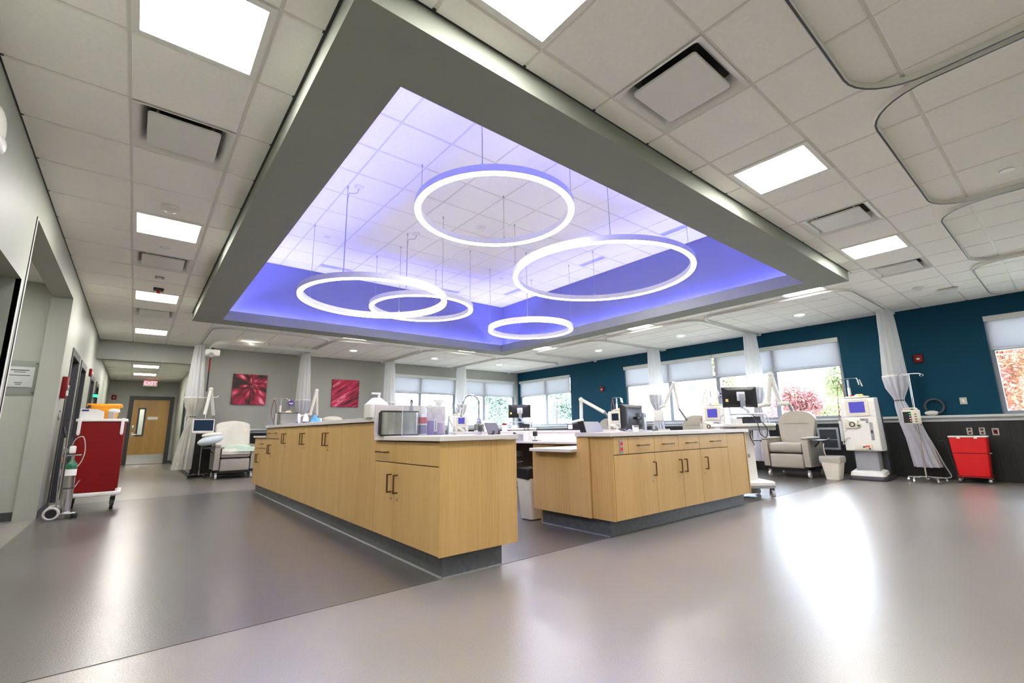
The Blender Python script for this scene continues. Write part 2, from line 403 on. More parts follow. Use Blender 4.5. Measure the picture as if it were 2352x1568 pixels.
for j in range(len(yl)-1):
    row = list(xl)
    if abs(yl[j]-.977) < .01: row = [x for x in row if abs(x-3.968) > .01]+[3.66, 4.265]; row.sort()
    for i in range(len(row)-1):
        x0, x1, y0, y1 = row[i], row[i+1], yl[j], yl[j+1]
        if any(t[0] < (x0+x1)/2 < t[1] and t[2] < (y0+y1)/2 < t[3] for t in taken): continue
        ov = x1 > SX0 and x0 < SX1 and y1 > SY0 and y0 < SY1
        us = sorted({x0, x1}|{v for v in (SX0, SX1) if ov and x0 < v < x1}); vs = sorted({y0, y1}|{v for v in (SY0, SY1) if ov and y0 < v < y1})
        for a, b, c, d in cells(us, vs, [(SX0, SX1, SY0, SY1)]):
            if b-a > .03 and d-c > .03: pieces.append((a, b, c, d))
def tile_rank(p, z):
    q = [px((x, y, z)) for x in p[:2] for y in p[2:]]
    if any(k is None for k in q): return 0
    cx = sum(k[0] for k in q)/4; cy = sum(k[1] for k in q)/4
    if not (-150 < cx < 2500 and -150 < cy < 1000): return 0
    return (max(k[0] for k in q)-min(k[0] for k in q))*(max(k[1] for k in q)-min(k[1] for k in q))
def tile_field(parent, pcs, z, limit):
    pcs = sorted(pcs, key=lambda p: -tile_rank(p, z)); rest = G(); cache = {}
    for k, (a, b, c, d) in enumerate(pcs):
        w, h = round(b-a, 2), round(d-c, 2)
        if k < limit and tile_rank((a, b, c, d), z) > 0:
            if (w, h) not in cache:
                W, H = w/2-.009, h/2-.009; e = .006
                g = G(); lo = [(-W+e, -H+e, -.004), (W-e, -H+e, -.004), (W-e, H-e, -.004), (-W+e, H-e, -.004)]
                mi = [(-W, -H, .002), (W, -H, .002), (W, H, .002), (-W, H, .002)]; hi = [(-W, -H, .02), (W, -H, .02), (W, H, .02), (-W, H, .02)]
                g.loft([lo, mi, hi]); cache[(w, h)] = mesh('tile', g, 'tile', False)
            inst('tile', cache[(w, h)], parent, ((a+b)/2, (c+d)/2, z))
        else: rest.box(a+.009, b-.009, c+.009, d-.009, z-.004, z+.02)
    if rest.v: obj('tile', rest, 'tile', parent, False)['kind'] = 'stuff'
tile_field(ce, pieces, ZC, 292)
def bars(parent, xs, ys, x0, x1, y0, y1, z, hole=None):
    for v in xs[1:-1]:
        segs = [(y0, y1)]
        if hole and hole[0] < v < hole[1]: segs = [(y0, hole[2]), (hole[3], y1)]
        for a, b in segs: obj('grid_bar', G().box(v-.012, v+.012, a, b, z+.003, z+.03), 'tbar', parent, False)
    for v in ys[1:-1]:
        segs = [(x0, x1)]
        if hole and hole[2] < v < hole[3]: segs = [(x0, hole[0]), (hole[1], x1)]
        for a, b in segs: obj('grid_bar', G().box(a, b, v-.012, v+.012, z+.0035, z+.0305), 'tbar', parent, False)
bars(ce, xl, yl, XL, XR, YN, YB, ZC, (SX0, SX1, SY0, SY1))
for v in (3.66, 4.265): obj('grid_bar', G().box(v-.012, v+.012, .977, 1.587, ZC+.003, ZC+.03), 'tbar', ce, False)
ga = G()
for a, b, c, d in ((SX0-.022, SX0, SY0-.022, SY1+.022), (SX1, SX1+.022, SY0-.022, SY1+.022), (SX0, SX1, SY0-.022, SY0), (SX0, SX1, SY1, SY1+.022)): ga.box(a, b, c, d, ZC-.001, ZC+.02)
for a, b, c, d in ((XL, XL+.022, YN, YB), (XR-.022, XR, YN, YB), (XL, XR, YB-.022, YB), (XL, XR, YN, YN+.022)): ga.box(a, b, c, d, ZC-.001, ZC+.02)
obj('edge_angle', ga, 'base_dark', ce, False)

# --- the dropped soffit round the raised tray
so = sroot('ceiling_soffit', 'dropped grey soffit framing the raised blue-lit ceiling tray')
def ringbox(g, o, i, z0, z1):
    for a, b, c, d in cells([o[0], i[0], i[1], o[1]], [o[2], i[2], i[3], o[3]], [(i[0], i[1], i[2], i[3])]): g.box(a, b, c, d, z0, z1)
OUT = (SX0, SX1, SY0, SY1); INN = (IX0, IX1, IY0, IY1); TRA = (TX0, TX1, TY0, TY1)
def frame_mesh(o, i, z0, z1):
    """hollow rectangular frame with clean faces"""
    O = [(o[0], o[2]), (o[1], o[2]), (o[1], o[3]), (o[0], o[3])]; I = [(i[0], i[2]), (i[1], i[2]), (i[1], i[3]), (i[0], i[3])]
    g = G(); vs = [(p[0], p[1], z) for z in (z0, z1) for p in O+I]; fs = []
    for k in range(4):
        n = (k+1) % 4
        fs += [(k, n, 8+n, 8+k), (4+k, 12+k, 12+n, 4+n), (k, 4+k, 4+n, n), (8+k, 8+n, 12+n, 12+k)]
    return g.add(vs, fs)
obj('soffit_band', frame_mesh(OUT, INN, SZ, SZ+.02), 'soffit', so, False)
obj('soffit_side', frame_mesh(OUT, (SX0+.02, SX1-.02, SY0+.02, SY1-.02), SZ+.02, ZC+.1), 'soffit', so, False)
obj('cove_lip', frame_mesh((IX0-.025, IX1+.025, IY0-.025, IY1+.025), INN, SZ+.02, LIP), 'soffit', so, False)
obj('tray_wall', frame_mesh((TX0-.05, TX1+.05, TY0-.05, TY1+.05), TRA, SZ+.02, TZ+.06), 'tray', so, False)
tr = obj('tray_ceiling', G().box(TX0-.05, TX1+.05, TY0-.05, TY1+.05, TZ+.06, TZ+.12), 'tbar', so, False)
txl = [TX0]+[1.84+.61*k for k in range(-1, 9)]+[TX1]; tyl = [TY0]+[4.032+.6135*k for k in range(-3, 9)]+[TY1]
tile_field(tr, [(txl[i], txl[i+1], tyl[j], tyl[j+1]) for i in range(len(txl)-1) for j in range(len(tyl)-1)], TZ, 290)
bars(tr, txl, tyl, TX0, TX1, TY0, TY1, TZ)
zs0, zs1 = SZ+.05, SZ+.075
for a, b in ((.90, 2.39), (2.52, 3.92), (4.05, 5.44), (5.57, 7.00)):
    for y in (9.255, 1.995): obj('light_strip', G().box(a, b, y-.012, y+.012, zs0, zs1), 'cove', so, False)
for a, b in ((2.12, 3.22), (3.35, 4.67), (4.80, 6.07), (6.20, 7.55), (7.68, 9.13)):
    for x in (7.205, .80): obj('light_strip', G().box(x-.012, x+.012, a, b, zs0, zs1), 'cove', so, False)

# --- walls
W1 = (-1.7, .84, 1.085, 2.715); W2 = (2.94, 8.33, 1.085, 2.715); W3 = (10.52, 13.12, 1.085, 2.715)
BA = (5.95, 8.27, 1.085, 2.715); BB = (8.55, 10.84, 1.085, 2.715)
wr = struct('wall_right', holed('x', XR, XR+.22, YN-.2, YB+.22, 0, ZC+.16, [W1, W2, W3]), 'teal', 'deep teal wall with dark plank wainscot')
wb = struct('wall_back', holed('y', YB, YB+.22, HXR, XR, 0, ZC+.16, [BA, BB]), 'sage_dark', 'grey back wall behind the treatment bays')
struct('wall_near', G().box(-4.2, XR, YN-.2, YN, 0, ZC+.16), 'sage', 'plain grey wall behind the viewer')
obj('wainscot_backing', G().box(XR-.006, XR-.0005, YN, YB, .0, .98), 'black', wr, False)
obj('wainscot_backing', G().box(HXR+.02, XR-.02, YB-.006, YB-.0005, .0, .98), 'black', wb, False)
pm = mesh('plank', G().box(-.016, 0, -.0885, .0885, .10, .975), 'wain', False)
y = YN+.09
while y < YB-.05: inst('plank', pm, wr, (XR-.006, y, 0)); y += .1795
pm2 = mesh('plank', G().box(-.0885, .0885, -.016, 0, .10, .975), 'wain', False)
x = HXR+.12
while x < XR-.1: inst('plank', pm2, wb, (x, YB-.006, 0)); x += .1795
g = G().box(XR-.10, XR+.02, YN, YB, 1.045, 1.085); g.box(XR-.035, XR, YN, YB, .98, 1.045)
struct('trim_1', g, 'sill', 'pale window sill rail along the teal wall')
g = G().box(HXR, XR-.10, YB-.10, YB+.02, 1.045, 1.085); g.box(HXR, XR-.035, YB-.035, YB, .98, 1.045)
struct('trim_2', g, 'sill', 'pale sill rail along the grey back wall')
struct('baseboard_right', G().box(XR-.026, XR-.0065, YN, YB, 0, .10), 'black', 'black baseboard under the plank wainscot')
struct('baseboard_back', G().box(HXR, XR-.03, YB-.026, YB-.0065, 0, .10), 'black', 'black baseboard along the back wall')
# left wall: low doorway, tall opening to an alcove, two dark-framed doors, hall doors
LW = .2; DZ = 2.16
D2, D3, D4, D5 = (8.97, 9.95), (10.34, 11.26), (12.6, 13.45), (14.3, 15.2)
wl = struct('wall_left', holed('x', XL-LW, XL, YN, HYE, 0, ZC+.16, [(3.95, 5.03, -1, 2.17), (5.2, 8.1, -1, 2.74)]+[(a, b, -1, DZ) for a, b in (D2, D3, D4, D5)]), 'sage', 'sage grey side wall with openings and dark-framed doors')
struct('wall_alcove', G().box(-4.2, XL-LW, 8.13, 8.3, 0, 3.0).box(-4.2, -4.0, 3.5, 8.13, 0, 3.0).box(-4.2, XL-LW, 3.5, 3.7, 0, 3.0), 'sage', 'grey alcove walls beyond the side openings')
struct('trim_3', G().box(XL-LW, XL+.002, 8.085, 8.1, 0, 2.74).box(XL-.075, XL+.002, 8.09, 8.128, 0, 2.74), 'sage', 'grey corner lining of the alcove opening')
struct('ceiling_alcove', G().box(-4.2, XL-LW, 3.5, 8.3, 2.9, 3.0), 'tile', 'pale alcove ceiling')
cg = struct('trim_4', G().box(XL-.03, XL+.004, 5.165, 5.2, 0, 2.74).box(XL-.03, XL+.004, 5.03, 5.06, 0, 2.17), 'white_plastic', 'pale metal corner guards on the narrow wall pier')
obj('black_joint', G().box(XL-.02, XL+.005, 5.15, 5.165, 0, 2.74), 'black', cg, False)  # black line beside the corner guard
# header over the hall and the hall itself
struct('wall_header', G().box(XL, HXR, YB, YB+.2, 2.617, ZC+.16), 'sage_dark', 'grey beam wall above the hallway entrance')
struct('wall_hall_right', holed('x', HXR, HXR+.2, YB+.22, HYE, 0, ZC, [(16.1, 17.0, -1, 2.15)]), 'sage', 'grey right wall of the hallway')
struct('wall_hall_end', holed('y', HYE, HYE+.2, XL, HXR+.2, 0, ZC, [(-.19, .93, -1, 2.24)]), 'sage_dark', 'grey end wall of the hallway')
ch = struct('ceiling_hall', G().box(XL, HXR, YB+.2, HYE, HZ, HZ+.1), 'tile', 'pale tiled hallway ceiling')
for v in [YB+.3+.61*k for k in range(1, 12)]: obj('grid_bar', G().box(XL, HXR, v-.01, v+.01, HZ-.004, HZ+.002), 'tbar', ch, False)
for v in (-.25, .35): obj('grid_bar', G().box(v-.01, v+.01, YB+.2, HYE, HZ-.0045, HZ+.002), 'tbar', ch, False)
gb = G()
for a, b in ((YN, 3.95), (5.03, 5.2), (8.1, D2[0]-.06), (D2[1]+.06, D3[0]-.06), (D3[1]+.06, D4[0]-.06), (D4[1]+.06, D5[0]-.06), (D5[1]+.06, HYE)): gb.box(XL, XL+.008, a, b, 0, .10)
struct('baseboard_left', gb, 'base_dark', 'dark vinyl baseboard along the side wall')
struct('baseboard_alcove', G().box(-4.0, XL-.08, 8.118, 8.13, 0, .10), 'base_dark', 'dark vinyl baseboard in the alcove')
struct('baseboard_hall', G().box(XL, -.25, HYE-.008, HYE, 0, .1).box(.99, HXR, HYE-.008, HYE, 0, .1).box(HXR-.008, HXR, YB+.22, 16.1, 0, .1).box(HXR-.008, HXR, 17.0, HYE, 0, .1), 'base_dark', 'dark vinyl baseboard round the hallway end')

# --- windows (frame, mullions, transom, panes) and their roller shades
def window(name, axis, base, u0, u1, muls, label, zt=2.165, z0=1.085, z1=2.715):
    r = sroot(name, label)
    def bx(ua, ub, za, zb, d0, d1):
        return G().box(base+d0, base+d1, ua, ub, za, zb) if axis == 'x' else G().box(ua, ub, base+d0, base+d1, za, zb)
    f = bx(u0, u0+.06, z0, z1, .06, .16)
    for a in (bx(u1-.06, u1, z0, z1, .06, .16), bx(u0+.06, u1-.06, z0, z0+.05, .06, .16), bx(u0+.06, u1-.06, z1-.05, z1, .06, .16)): f.add(a.v, a.f)
    obj('window_frame', f, 'mullion', r, False)
    us = [u0+.06]+list(muls)+[u1-.06]
    for m in muls: obj('mullion', bx(m-.045, m+.045, z0+.05, z1-.05, .06, .16), 'mullion', r, False)
    for k in range(len(us)-1):
        a = us[k]+(.045 if k else 0); b = us[k+1]-(.045 if k < len(us)-2 else 0)
        obj('transom', bx(a, b, zt-.03, zt+.03, .07, .15), 'mullion', r, False)
        for za, zb in ((z0+.05, zt-.03), (zt+.03, z1-.05)): obj('pane', bx(a, b, za, zb, .105, .111), 'glass', r, False)
    return r
window('window_1', 'x', XR, W1[0], W1[1], [-.43], 'aluminium window nearest the viewer on the teal wall')
window('window_2', 'x', XR, W2[0], W2[1], [4.25, 5.57, 6.9], 'long four-light aluminium window in the middle of the teal wall')
window('window_3', 'x', XR, W3[0], W3[1], [11.74], 'corner window at the far end of the teal wall')
window('window_4', 'y', YB, BA[0], BA[1], [6.98], 'two-light window in the grey back wall')
window('window_5', 'y', YB, BB[0], BB[1], [9.49], 'two-light window in the grey back wall by the corner')
def shade(axis, base, u0, u1, label, zb=2.17):
    t = thing('roller_shade', label, 'shade', group='half-drawn grey roller shades')
    def bx(ua, ub, za, zb_, d0, d1): return G().box(base+d0, base+d1, ua, ub, za, zb_) if axis == 'x' else G().box(ua, ub, base+d0, base+d1, za, zb_)
    obj('cassette', bx(u0, u1, 2.625, 2.714, -.045, .045), 'sill', t, False)
    obj('fabric', bx(u0+.02, u1-.02, zb, 2.63, .012, .0135), 'shade', t, False)
    obj('bottom_bar', bx(u0+.02, u1-.02, zb-.022, zb, .006, .02), 'alu', t, False)
shade('x', XR, W1[0]+.005, W1[1]-.005, 'grey roller shade on the window at the picture edge, above the red maple')
shade('x', XR, W2[0]+.005, 5.62, 'grey roller shade on the long window, half nearer the red sharps bin')
shade('x', XR, 5.64, W2[1]-.005, 'grey roller shade on the long window, half farther from the red sharps bin')
shade('x', XR, W3[0]+.005, W3[1]-.005, 'grey roller shade on the teal wall window touching the room corner')
shade('y', YB, BA[0]+.005, BA[1]-.005, 'grey roller shade on the back wall window beside the art')
shade('y', YB, BB[0]+.005, BB[1]-.005, 'grey roller shade on the back wall window next to the corner')

# --- doors
def leaf_door(name, label, u0, u1, base, m_leaf):
    r = sroot(name, label)
    obj('door_frame', G().box(base-LW-.01, base+.012, u0-.05, u0+.05, 0, DZ+.05).box(base-LW-.01, base+.012, u1-.05, u1+.05, 0, DZ+.05).box(base-LW-.01, base+.012, u0+.05, u1-.05, DZ-.05, DZ+.05), 'base_dark', r, False)
    lf = obj('door_leaf', G().box(base-.12, base-.075, u0+.05, u1-.05, .0, DZ-.05), m_leaf, r, False)
    obj('door_handle', G().cyl((base-.075, u0+.13, 1.0), (base-.03, u0+.13, 1.0), .011).cyl((base-.03, u0+.13, 1.0), (base-.03, u0+.25, 1.0), .009), 'steel', lf)
leaf_door('door_2', 'dark-framed side door nearest the red cart', *D2, XL, 'dark_plastic')
leaf_door('door_3', 'dark-framed side door second from the red cart', *D3, XL, 'dark_plastic')
leaf_door('door_4', 'dark-framed side door at the hallway entrance', *D4, XL, 'dark_plastic')
leaf_door('door_5', 'dark-framed side door inside the hallway', *D5, XL, 'dark_plastic')
d = sroot('door_1', 'maple door with narrow glass light and steel kick plate at the hallway end')
obj('door_frame', G().box(-.25, -.13, HYE-.02, HYE+.12, 0, 2.30).box(.87, .99, HYE-.02, HYE+.12, 0, 2.30).box(-.13, .87, HYE-.02, HYE+.12, 2.18, 2.30), 'base_dark', d, False)
lf = obj('door_leaf', holed('y', HYE+.03, HYE+.075, -.13, .87, .001, 2.18, [(.06, .2, .98, 1.86)]), 'door_wood', d, False)
obj('window_trim', holed('y', HYE+.02, HYE+.03, .02, .24, .94, 1.90, [(.07, .19, .99, 1.85)]), 'dark_plastic', lf, False)
obj('pane', G().box(.06, .2, HYE+.05, HYE+.055, .98, 1.86), 'glass', lf, False)
obj('kick_plate', G().box(-.12, .86, HYE+.022, HYE+.03, .02, .33), 'steel', lf, False)
obj('lock_plate', G().rbox(-.10, -.03, HYE+.012, HYE+.03, 1.13, 1.30, .006), 'steel', lf)
obj('door_handle', G().cyl((-.065, HYE+.03, 1.0), (-.065, HYE-.04, 1.0), .018).cyl((-.065, HYE-.04, 1.0), (.06, HYE-.04, 1.0), .013).box(-.10, -.03, HYE+.014, HYE+.03, .92, 1.08), 'steel', lf)
sg = obj('room_sign', G().box(.30, .58, HYE+.022, HYE+.03, 1.50, 1.60), 'white_plastic', lf, False)
struct('wall_beyond', G().box(-.9, 1.6, HYE+1.6, HYE+1.7, 0, 2.6).box(-1.0, -.9, HYE+.2, HYE+1.7, 0, 2.6).box(1.6, 1.7, HYE+.2, HYE+1.7, 0, 2.6).box(-1.0, 1.7, HYE+.2, HYE+1.7, 2.6, 2.7).box(-1.0, 1.7, HYE+.2, HYE+1.7, -.1, 0), 'sage', 'room seen through the glass of the hallway door')
t = thing('ceiling_light', 'unseen light panel added in the room behind the hallway door to light its glass', 'light', (.1, HYE+.9, 2.6))  # added lamp, out of sight, lights the view through the door glass
obj('frame', G().box(-.3, .3, -.3, .3, -.012, -.001), 'white_plastic', t, False); obj('diffuser', G().box(-.27, .27, -.27, .27, -.016, -.0125), 'panel', t, False)
d = sroot('door_6', 'dark-framed opening on the hallway right wall')
obj('door_frame', G().box(HXR-.012, HXR+.2, 16.05, 16.15, 0, 2.2).box(HXR-.012, HXR+.2, 16.95, 17.05, 0, 2.2).box(HXR-.012, HXR+.2, 16.15, 16.95, 2.1, 2.2), 'base_dark', d, False)
obj('door_leaf', G().box(HXR+.1, HXR+.14, 16.15, 16.95, .01, 2.1), 'dark_plastic', d, False)

# ------------------------------------------------------------------ ceiling fixtures
WH = {4: 'added unseen for fill in the side aisle behind the viewer', 0: 'in the side aisle nearest the viewer', 1: 'in the side aisle, second from the viewer', 2: 'in the side aisle, third from the viewer', 3: 'in the side aisle nearest the hallway',
      5: 'at the picture top edge over the near aisle', 6: 'over the near aisle between two square diffusers', 7: 'over the near aisle by the soffit corner',
      8: 'behind the soffit corner above the workstation cart', 9: 'behind the soffit above the long window aisle', 10: 'behind the soffit near the room corner', 11: 'behind the soffit toward the back windows', 12: 'behind the soffit toward the artworks'}
for k, (_, a, b, c, d) in enumerate(PANELS):
    t = thing('ceiling_light', 'square flat LED light panel '+WH[k], 'light', ((a+b)/2, (c+d)/2, ZC), group='square ceiling light panels')
    w, h = (b-a)/2-.008, (d-c)/2-.008
    obj('frame', frame_mesh((-w, w, -h, h), (-w+.035, w-.035, -h+.035, h-.035), -.008, .03), 'white_plastic', t, False)
    obj('diffuser', G().box(-w+.035, w-.035, -h+.035, h-.035, .0, .012), 'panel', t, False)
DW = ['in the side aisle nearest the viewer', 'in the side aisle below the second light panel', 'in the side aisle toward the hallway', 'over the near aisle at the picture top', 'over the near aisle between two lights', 'over the near aisle by the soffit corner', 'behind the soffit on the window side']
for k, (a, b, c, d) in enumerate(DIFFS):
    t = thing('air_diffuser', 'white square plaque air diffuser '+DW[k], 'vent', ((a+b)/2, (c+d)/2, ZC), group='square ceiling air diffusers')
    w, h = (b-a)/2-.008, (d-c)/2-.008
    def sq(s, z, r=.03): return [(p[0], p[1], z) for p in roundrect(-w*s, w*s, -h*s, h*s, r)]
    obj('pan', G().loft([sq(.972, .034, .004), sq(.972, -.0005, .004), sq(1, -.0012, .004), sq(1, -.003, .004), sq(.93, .0), sq(.86, .02), sq(.78, .055), sq(.74, .09)], cap=False), 'white_paint', t)
    obj('throat', G().loft([sq(.75, .088), sq(.75, .115)], cap=True), 'black', t, False)
    obj('plaque', G().loft([sq(.71, -.006, .02), sq(.72, -.003, .02), sq(.72, .012, .02)]), 'white_paint', t, False)
    for sx in (-1, 1):
        for sy in (-1, 1): obj('bracket', G().box(sx*w*.55-.008, sx*w*.55+.008, sy*h*.55-.008, sy*h*.55+.008, .01, .09), 'steel', t, False)
for k, (x, y) in enumerate([(1.85, 11.79), (4.2, 11.7), (6.61, 11.73), (8.99, 11.72), (9.63, 8.09), (9.66, 5.63), (9.73, 3.16), (2.3, -.75), (4.7, -.75), (7.1, -.75), (9.6, -.75)]):  # last four are unseen, added to light the near floor and ceiling
    lab = ['over the draped recliner in the first back bay', 'over the second back bay between the artworks', 'over the third back bay', 'over the back bay in the corner', 'over the window bay nearest the corner', 'over the middle window bay', 'over the window bay with the beige recliner', 'added unseen for fill over the first bay behind the viewer', 'added unseen for fill over the second bay behind the viewer', 'added unseen for fill over the third bay behind the viewer', 'added unseen for fill over the teal wall bay behind the viewer'][k]
    t = thing('downlight', 'round recessed downlight '+lab, 'light', (x, y, ZC), group='round recessed downlights')
    obj('trim_ring', G().lathe((0, 0, 0), [(.105, -.006), (.105, .0), (.088, .001), (.085, -.006), (.105, -.006)], 28), 'white_plastic', t)
    obj('lens', G().lathe((0, 0, 0), [(0, -.0045), (.086, -.0045), (.086, .004), (0, .004)], 28), 'down', t)
def smoke(x, y, z, label):
    t = thing('smoke_detector', label, 'smoke detector', (x, y, z))
    obj('base', G().lathe((0, 0, 0), [(0, 0), (.07, 0), (.075, -.008), (.072, -.02), (0, -.02)], 24), 'white_plastic', t)
    obj('sensor', G().lathe((0, 0, 0), [(0, -.02), (.05, -.02), (.045, -.042), (.028, -.05), (0, -.05)], 20), 'white_plastic', t)
smoke(.04, 5.04, ZC-.004, 'white smoke detector beside a side aisle light panel')
smoke(9.3, 1.33, ZC-.004, 'white smoke detector over the teal wall aisle')
smoke(3.97, 5.61, TZ-.004, 'white smoke detector on the raised tray ceiling inside the rings')
def disc(x, y, z, r, label, name='sprinkler_cover', cat='sprinkler'):
    t = thing(name, label, cat, (x, y, z))
    obj('plate', G().lathe((0, 0, 0), [(0, -.007), (r*.9, -.007), (r, -.003), (r, 0), (0, 0)], 24), 'white_paint', t)
    obj('rim', G().lathe((0, 0, 0), [(r, -.001), (r+.006, -.002), (r+.006, .0), (r, 0), (r, -.001)], 24), 'white_plastic', t)
disc(.05, 6.24, ZC-.004, .05, 'flat round sprinkler cover in the side aisle by the second light')
disc(5.48, .09, ZC-.004, .05, 'flat round sprinkler cover inside the near curtain track')
disc(5.77, 7.41, TZ-.004, .05, 'flat round sprinkler cover on the tray ceiling toward the corner')
disc(2.14, 7.43, TZ-.004, .05, 'flat round sprinkler cover on the tray ceiling above the largest interlocked ring')
disc(8.86, 2.47, ZC-.004, .05, 'flat round sprinkler cover by the window bay track')
disc(.6, 11.6, ZC-.004, .05, 'flat round sprinkler cover near the hallway curtain')
t = thing('wireless_router', 'white rounded wireless access box on the ceiling near the teal wall', 'router', (9.83, 1.05, ZC-.004))
obj('housing', G().rbox(-.13, .13, -.13, .13, -.045, 0, .03, 3), 'white_plastic', t); obj('mount', G().cyl((0, 0, 0), (0, 0, .02), .05), 'black_plastic', t)
t = thing('occupancy_sensor', 'small square ceiling sensor with dark rim in the side aisle', 'sensor', (.04, 7.51, ZC-.004))
obj('plate', G().rbox(-.05, .05, -.05, .05, -.012, 0, .005), 'grey_plastic', t); obj('eye', G().box(-.025, .025, -.025, .025, -.016, -.012), 'white_plastic', t, False)
t = thing('ceiling_beacon', 'small dark and red ceiling beacon before a side aisle light', 'beacon', (.05, 8.12, ZC-.004))
obj('plate', G().rbox(-.06, .06, -.05, .05, -.035, 0, .006), 'dark_plastic', t); obj('lamp', G().lathe((0, 0, -.035), [(.022, 0), (.02, -.035), (0, -.045)], 14), 'red_bin', t)
for k, (x0, x1, y0, y1) in enumerate([(2.45, 3.06, 8.75, 8.9), (5.0, 5.6, 8.75, 8.9), (6.5, 6.65, 5.26, 5.87), (6.5, 6.65, 3.42, 4.03), (6.5, 6.65, 7.72, 8.33)]):
    lab = ['near the blue back wall above the largest interlocked ring', 'near the blue back wall behind the small ring', 'seen through the widest ring', 'touching the soffit edge near the widest ring', 'near the blue corner beside the widest ring'][k]
    t = thing('slot_diffuser', 'slotted air diffuser in the tray '+lab, 'vent', group='linear slot diffusers')
    obj('frame', frame_mesh((x0, x1, y0, y1), (x0+.015, x1-.015, y0+.015, y1-.015), TZ-.008, TZ+.004), 'white_paint', t, False)
    obj('throat', G().box(x0+.015, x1-.015, y0+.015, y1-.015, TZ-.004, TZ-.0035), 'black', t, False)
    for q in range(3):
        if x1-x0 > y1-y0: b = y0+.03+q*.042; gg = G().box(x0+.015, x1-.015, b-.003, b+.018, TZ-.008, TZ-.005)
        else: b = x0+.03+q*.042; gg = G().box(b-.003, b+.018, y0+.015, y1-.015, TZ-.008, TZ-.005)
        obj('slat', gg, 'white_paint', t, False)

t = thing('ceiling_light', 'unseen square light panel added on the alcove ceiling to brighten the alcove', 'light', (-2.0, 6.7, 2.9))  # unseen lamp added to brighten the alcove walls
obj('frame', G().box(-.3, .3, -.3, .3, -.012, -.001), 'white_plastic', t, False); obj('diffuser', G().box(-.27, .27, -.27, .27, -.016, -.0125), 'panel', t, False)
# --- hall lights, exit sign
for k, y in enumerate((15.9, 18.0)):
    t = thing('ceiling_light', ['square LED light panel in the hallway nearer the entrance', 'square LED light panel in the hallway by the exit sign'][k], 'light', (.06, y, HZ), group='square ceiling light panels')
    obj('frame', frame_mesh((-.3, .3, -.3, .3), (-.265, .265, -.265, .265), -.014, .01), 'white_plastic', t, False)
    obj('diffuser', G().box(-.265, .265, -.265, .265, -.008, .005), 'panel', t, False)
t = thing('exit_sign', 'white exit sign with glowing red letters hung in the hallway', 'exit sign', (.24, 19.6, HZ-.02))
obj('housing', G().rbox(-.19, .19, -.025, .025, -.22, -.02, .01), 'white_plastic', t); obj('canopy', G().box(-.06, .06, -.03, .03, -.02, .02), 'white_plastic', t, False)
obj('face', G().box(-.17, .17, -.0275, -.0255, -.205, -.035), 'label_white', t, False)
text('letters', 'EXIT', .17, 'exit_red', t, (0, -.03, -.12), (PI/2, 0, 0))

# --- ring pendants
RINGS = [(2.46, 1.222, 1.614, .373, 'ring pendant hung highest, nearest the viewer'), (2.25, 2.33, 1.898, .594, 'widest glowing ring pendant, on the window side'),
         (1.905, 1.349, 3.343, .553, 'large glowing ring pendant overlapping a smaller ring, side aisle end'), (2.12, 1.77, 3.366, .425, 'smaller ring pendant tucked behind the large overlapping ring'),
         (1.88, 3.077, 3.474, .436, 'lowest flattest ring pendant by the blue corner')]
for k, (s, a, b, r, lab) in enumerate(RINGS):
    R = r*s; t = thing('ring_pendant', 'white glowing '+lab if not lab.startswith(('widest', 'large', 'lowest')) else lab, 'pendant light', (a*s, b*s, CAM_H+s), group='glowing ring pendants')
    n = 96; wd_, hh = .062, .088
    def circ(rr, z): return [(rr*math.cos(2*PI*i/n), rr*math.sin(2*PI*i/n), z) for i in range(n)]
    obj('housing', G().loft([circ(R-wd_-.004, .012), circ(R-wd_-.004, hh), circ(R+.004, hh), circ(R+.004, .012), circ(R-wd_-.004, .012)], cap=False), 'white_paint', t)
    obj('glow_band', G().loft([circ(R-wd_, .0125), circ(R-wd_, 0), circ(R, 0), circ(R, .0125), circ(R-wd_, .0125)], cap=False), 'ring', t)
    obj('added_fill_band', G().loft([circ(R-wd_+.012, hh+.0005), circ(R-.012, hh+.0005), circ(R-.012, hh+.003), circ(R-wd_+.012, hh+.003), circ(R-wd_+.012, hh+.0005)], cap=False), 'ring_fill', t)  # glow added on top of the ring to lift the tray ceiling
    top = TZ-(CAM_H+s)-.004
    for q in range(4):
        an = PI/4+q*PI/2; x, y = (R-.03)*math.cos(an), (R-.03)*math.sin(an)
        cb = obj('cable', G().cyl((x, y, hh), (x, y, top), .003, 6), 'grey_plastic', t)
        obj('gripper', G().cyl((x, y, top-.03), (x, y, top), .010, 8), 'alu', cb); obj('cable_foot', G().cyl((x, y, hh), (x, y, hh+.035), .009, 8), 'alu', cb)
    an = PI/4+PI; x, y = (R-.03)*math.cos(an), (R-.03)*math.sin(an)
    cxp, cyp = x+.12, y-.08
    obj('ceiling_cap', G().lathe((cxp, cyp, top), [(0, -.025), (.055, -.022), (.065, 0), (0, 0)], 20), 'white_plastic', t)
    obj('power_cord', G().tube([(cxp, cyp, top-.02), (cxp-.02, cyp+.01, top-.09), (cxp-.07, cyp+.05, top-.10), (x+.01, y+.005, top-.14), (x+.006, y+.004, top*.5), (x+.004, y, hh)], .004, 6), 'grey_plastic', t)

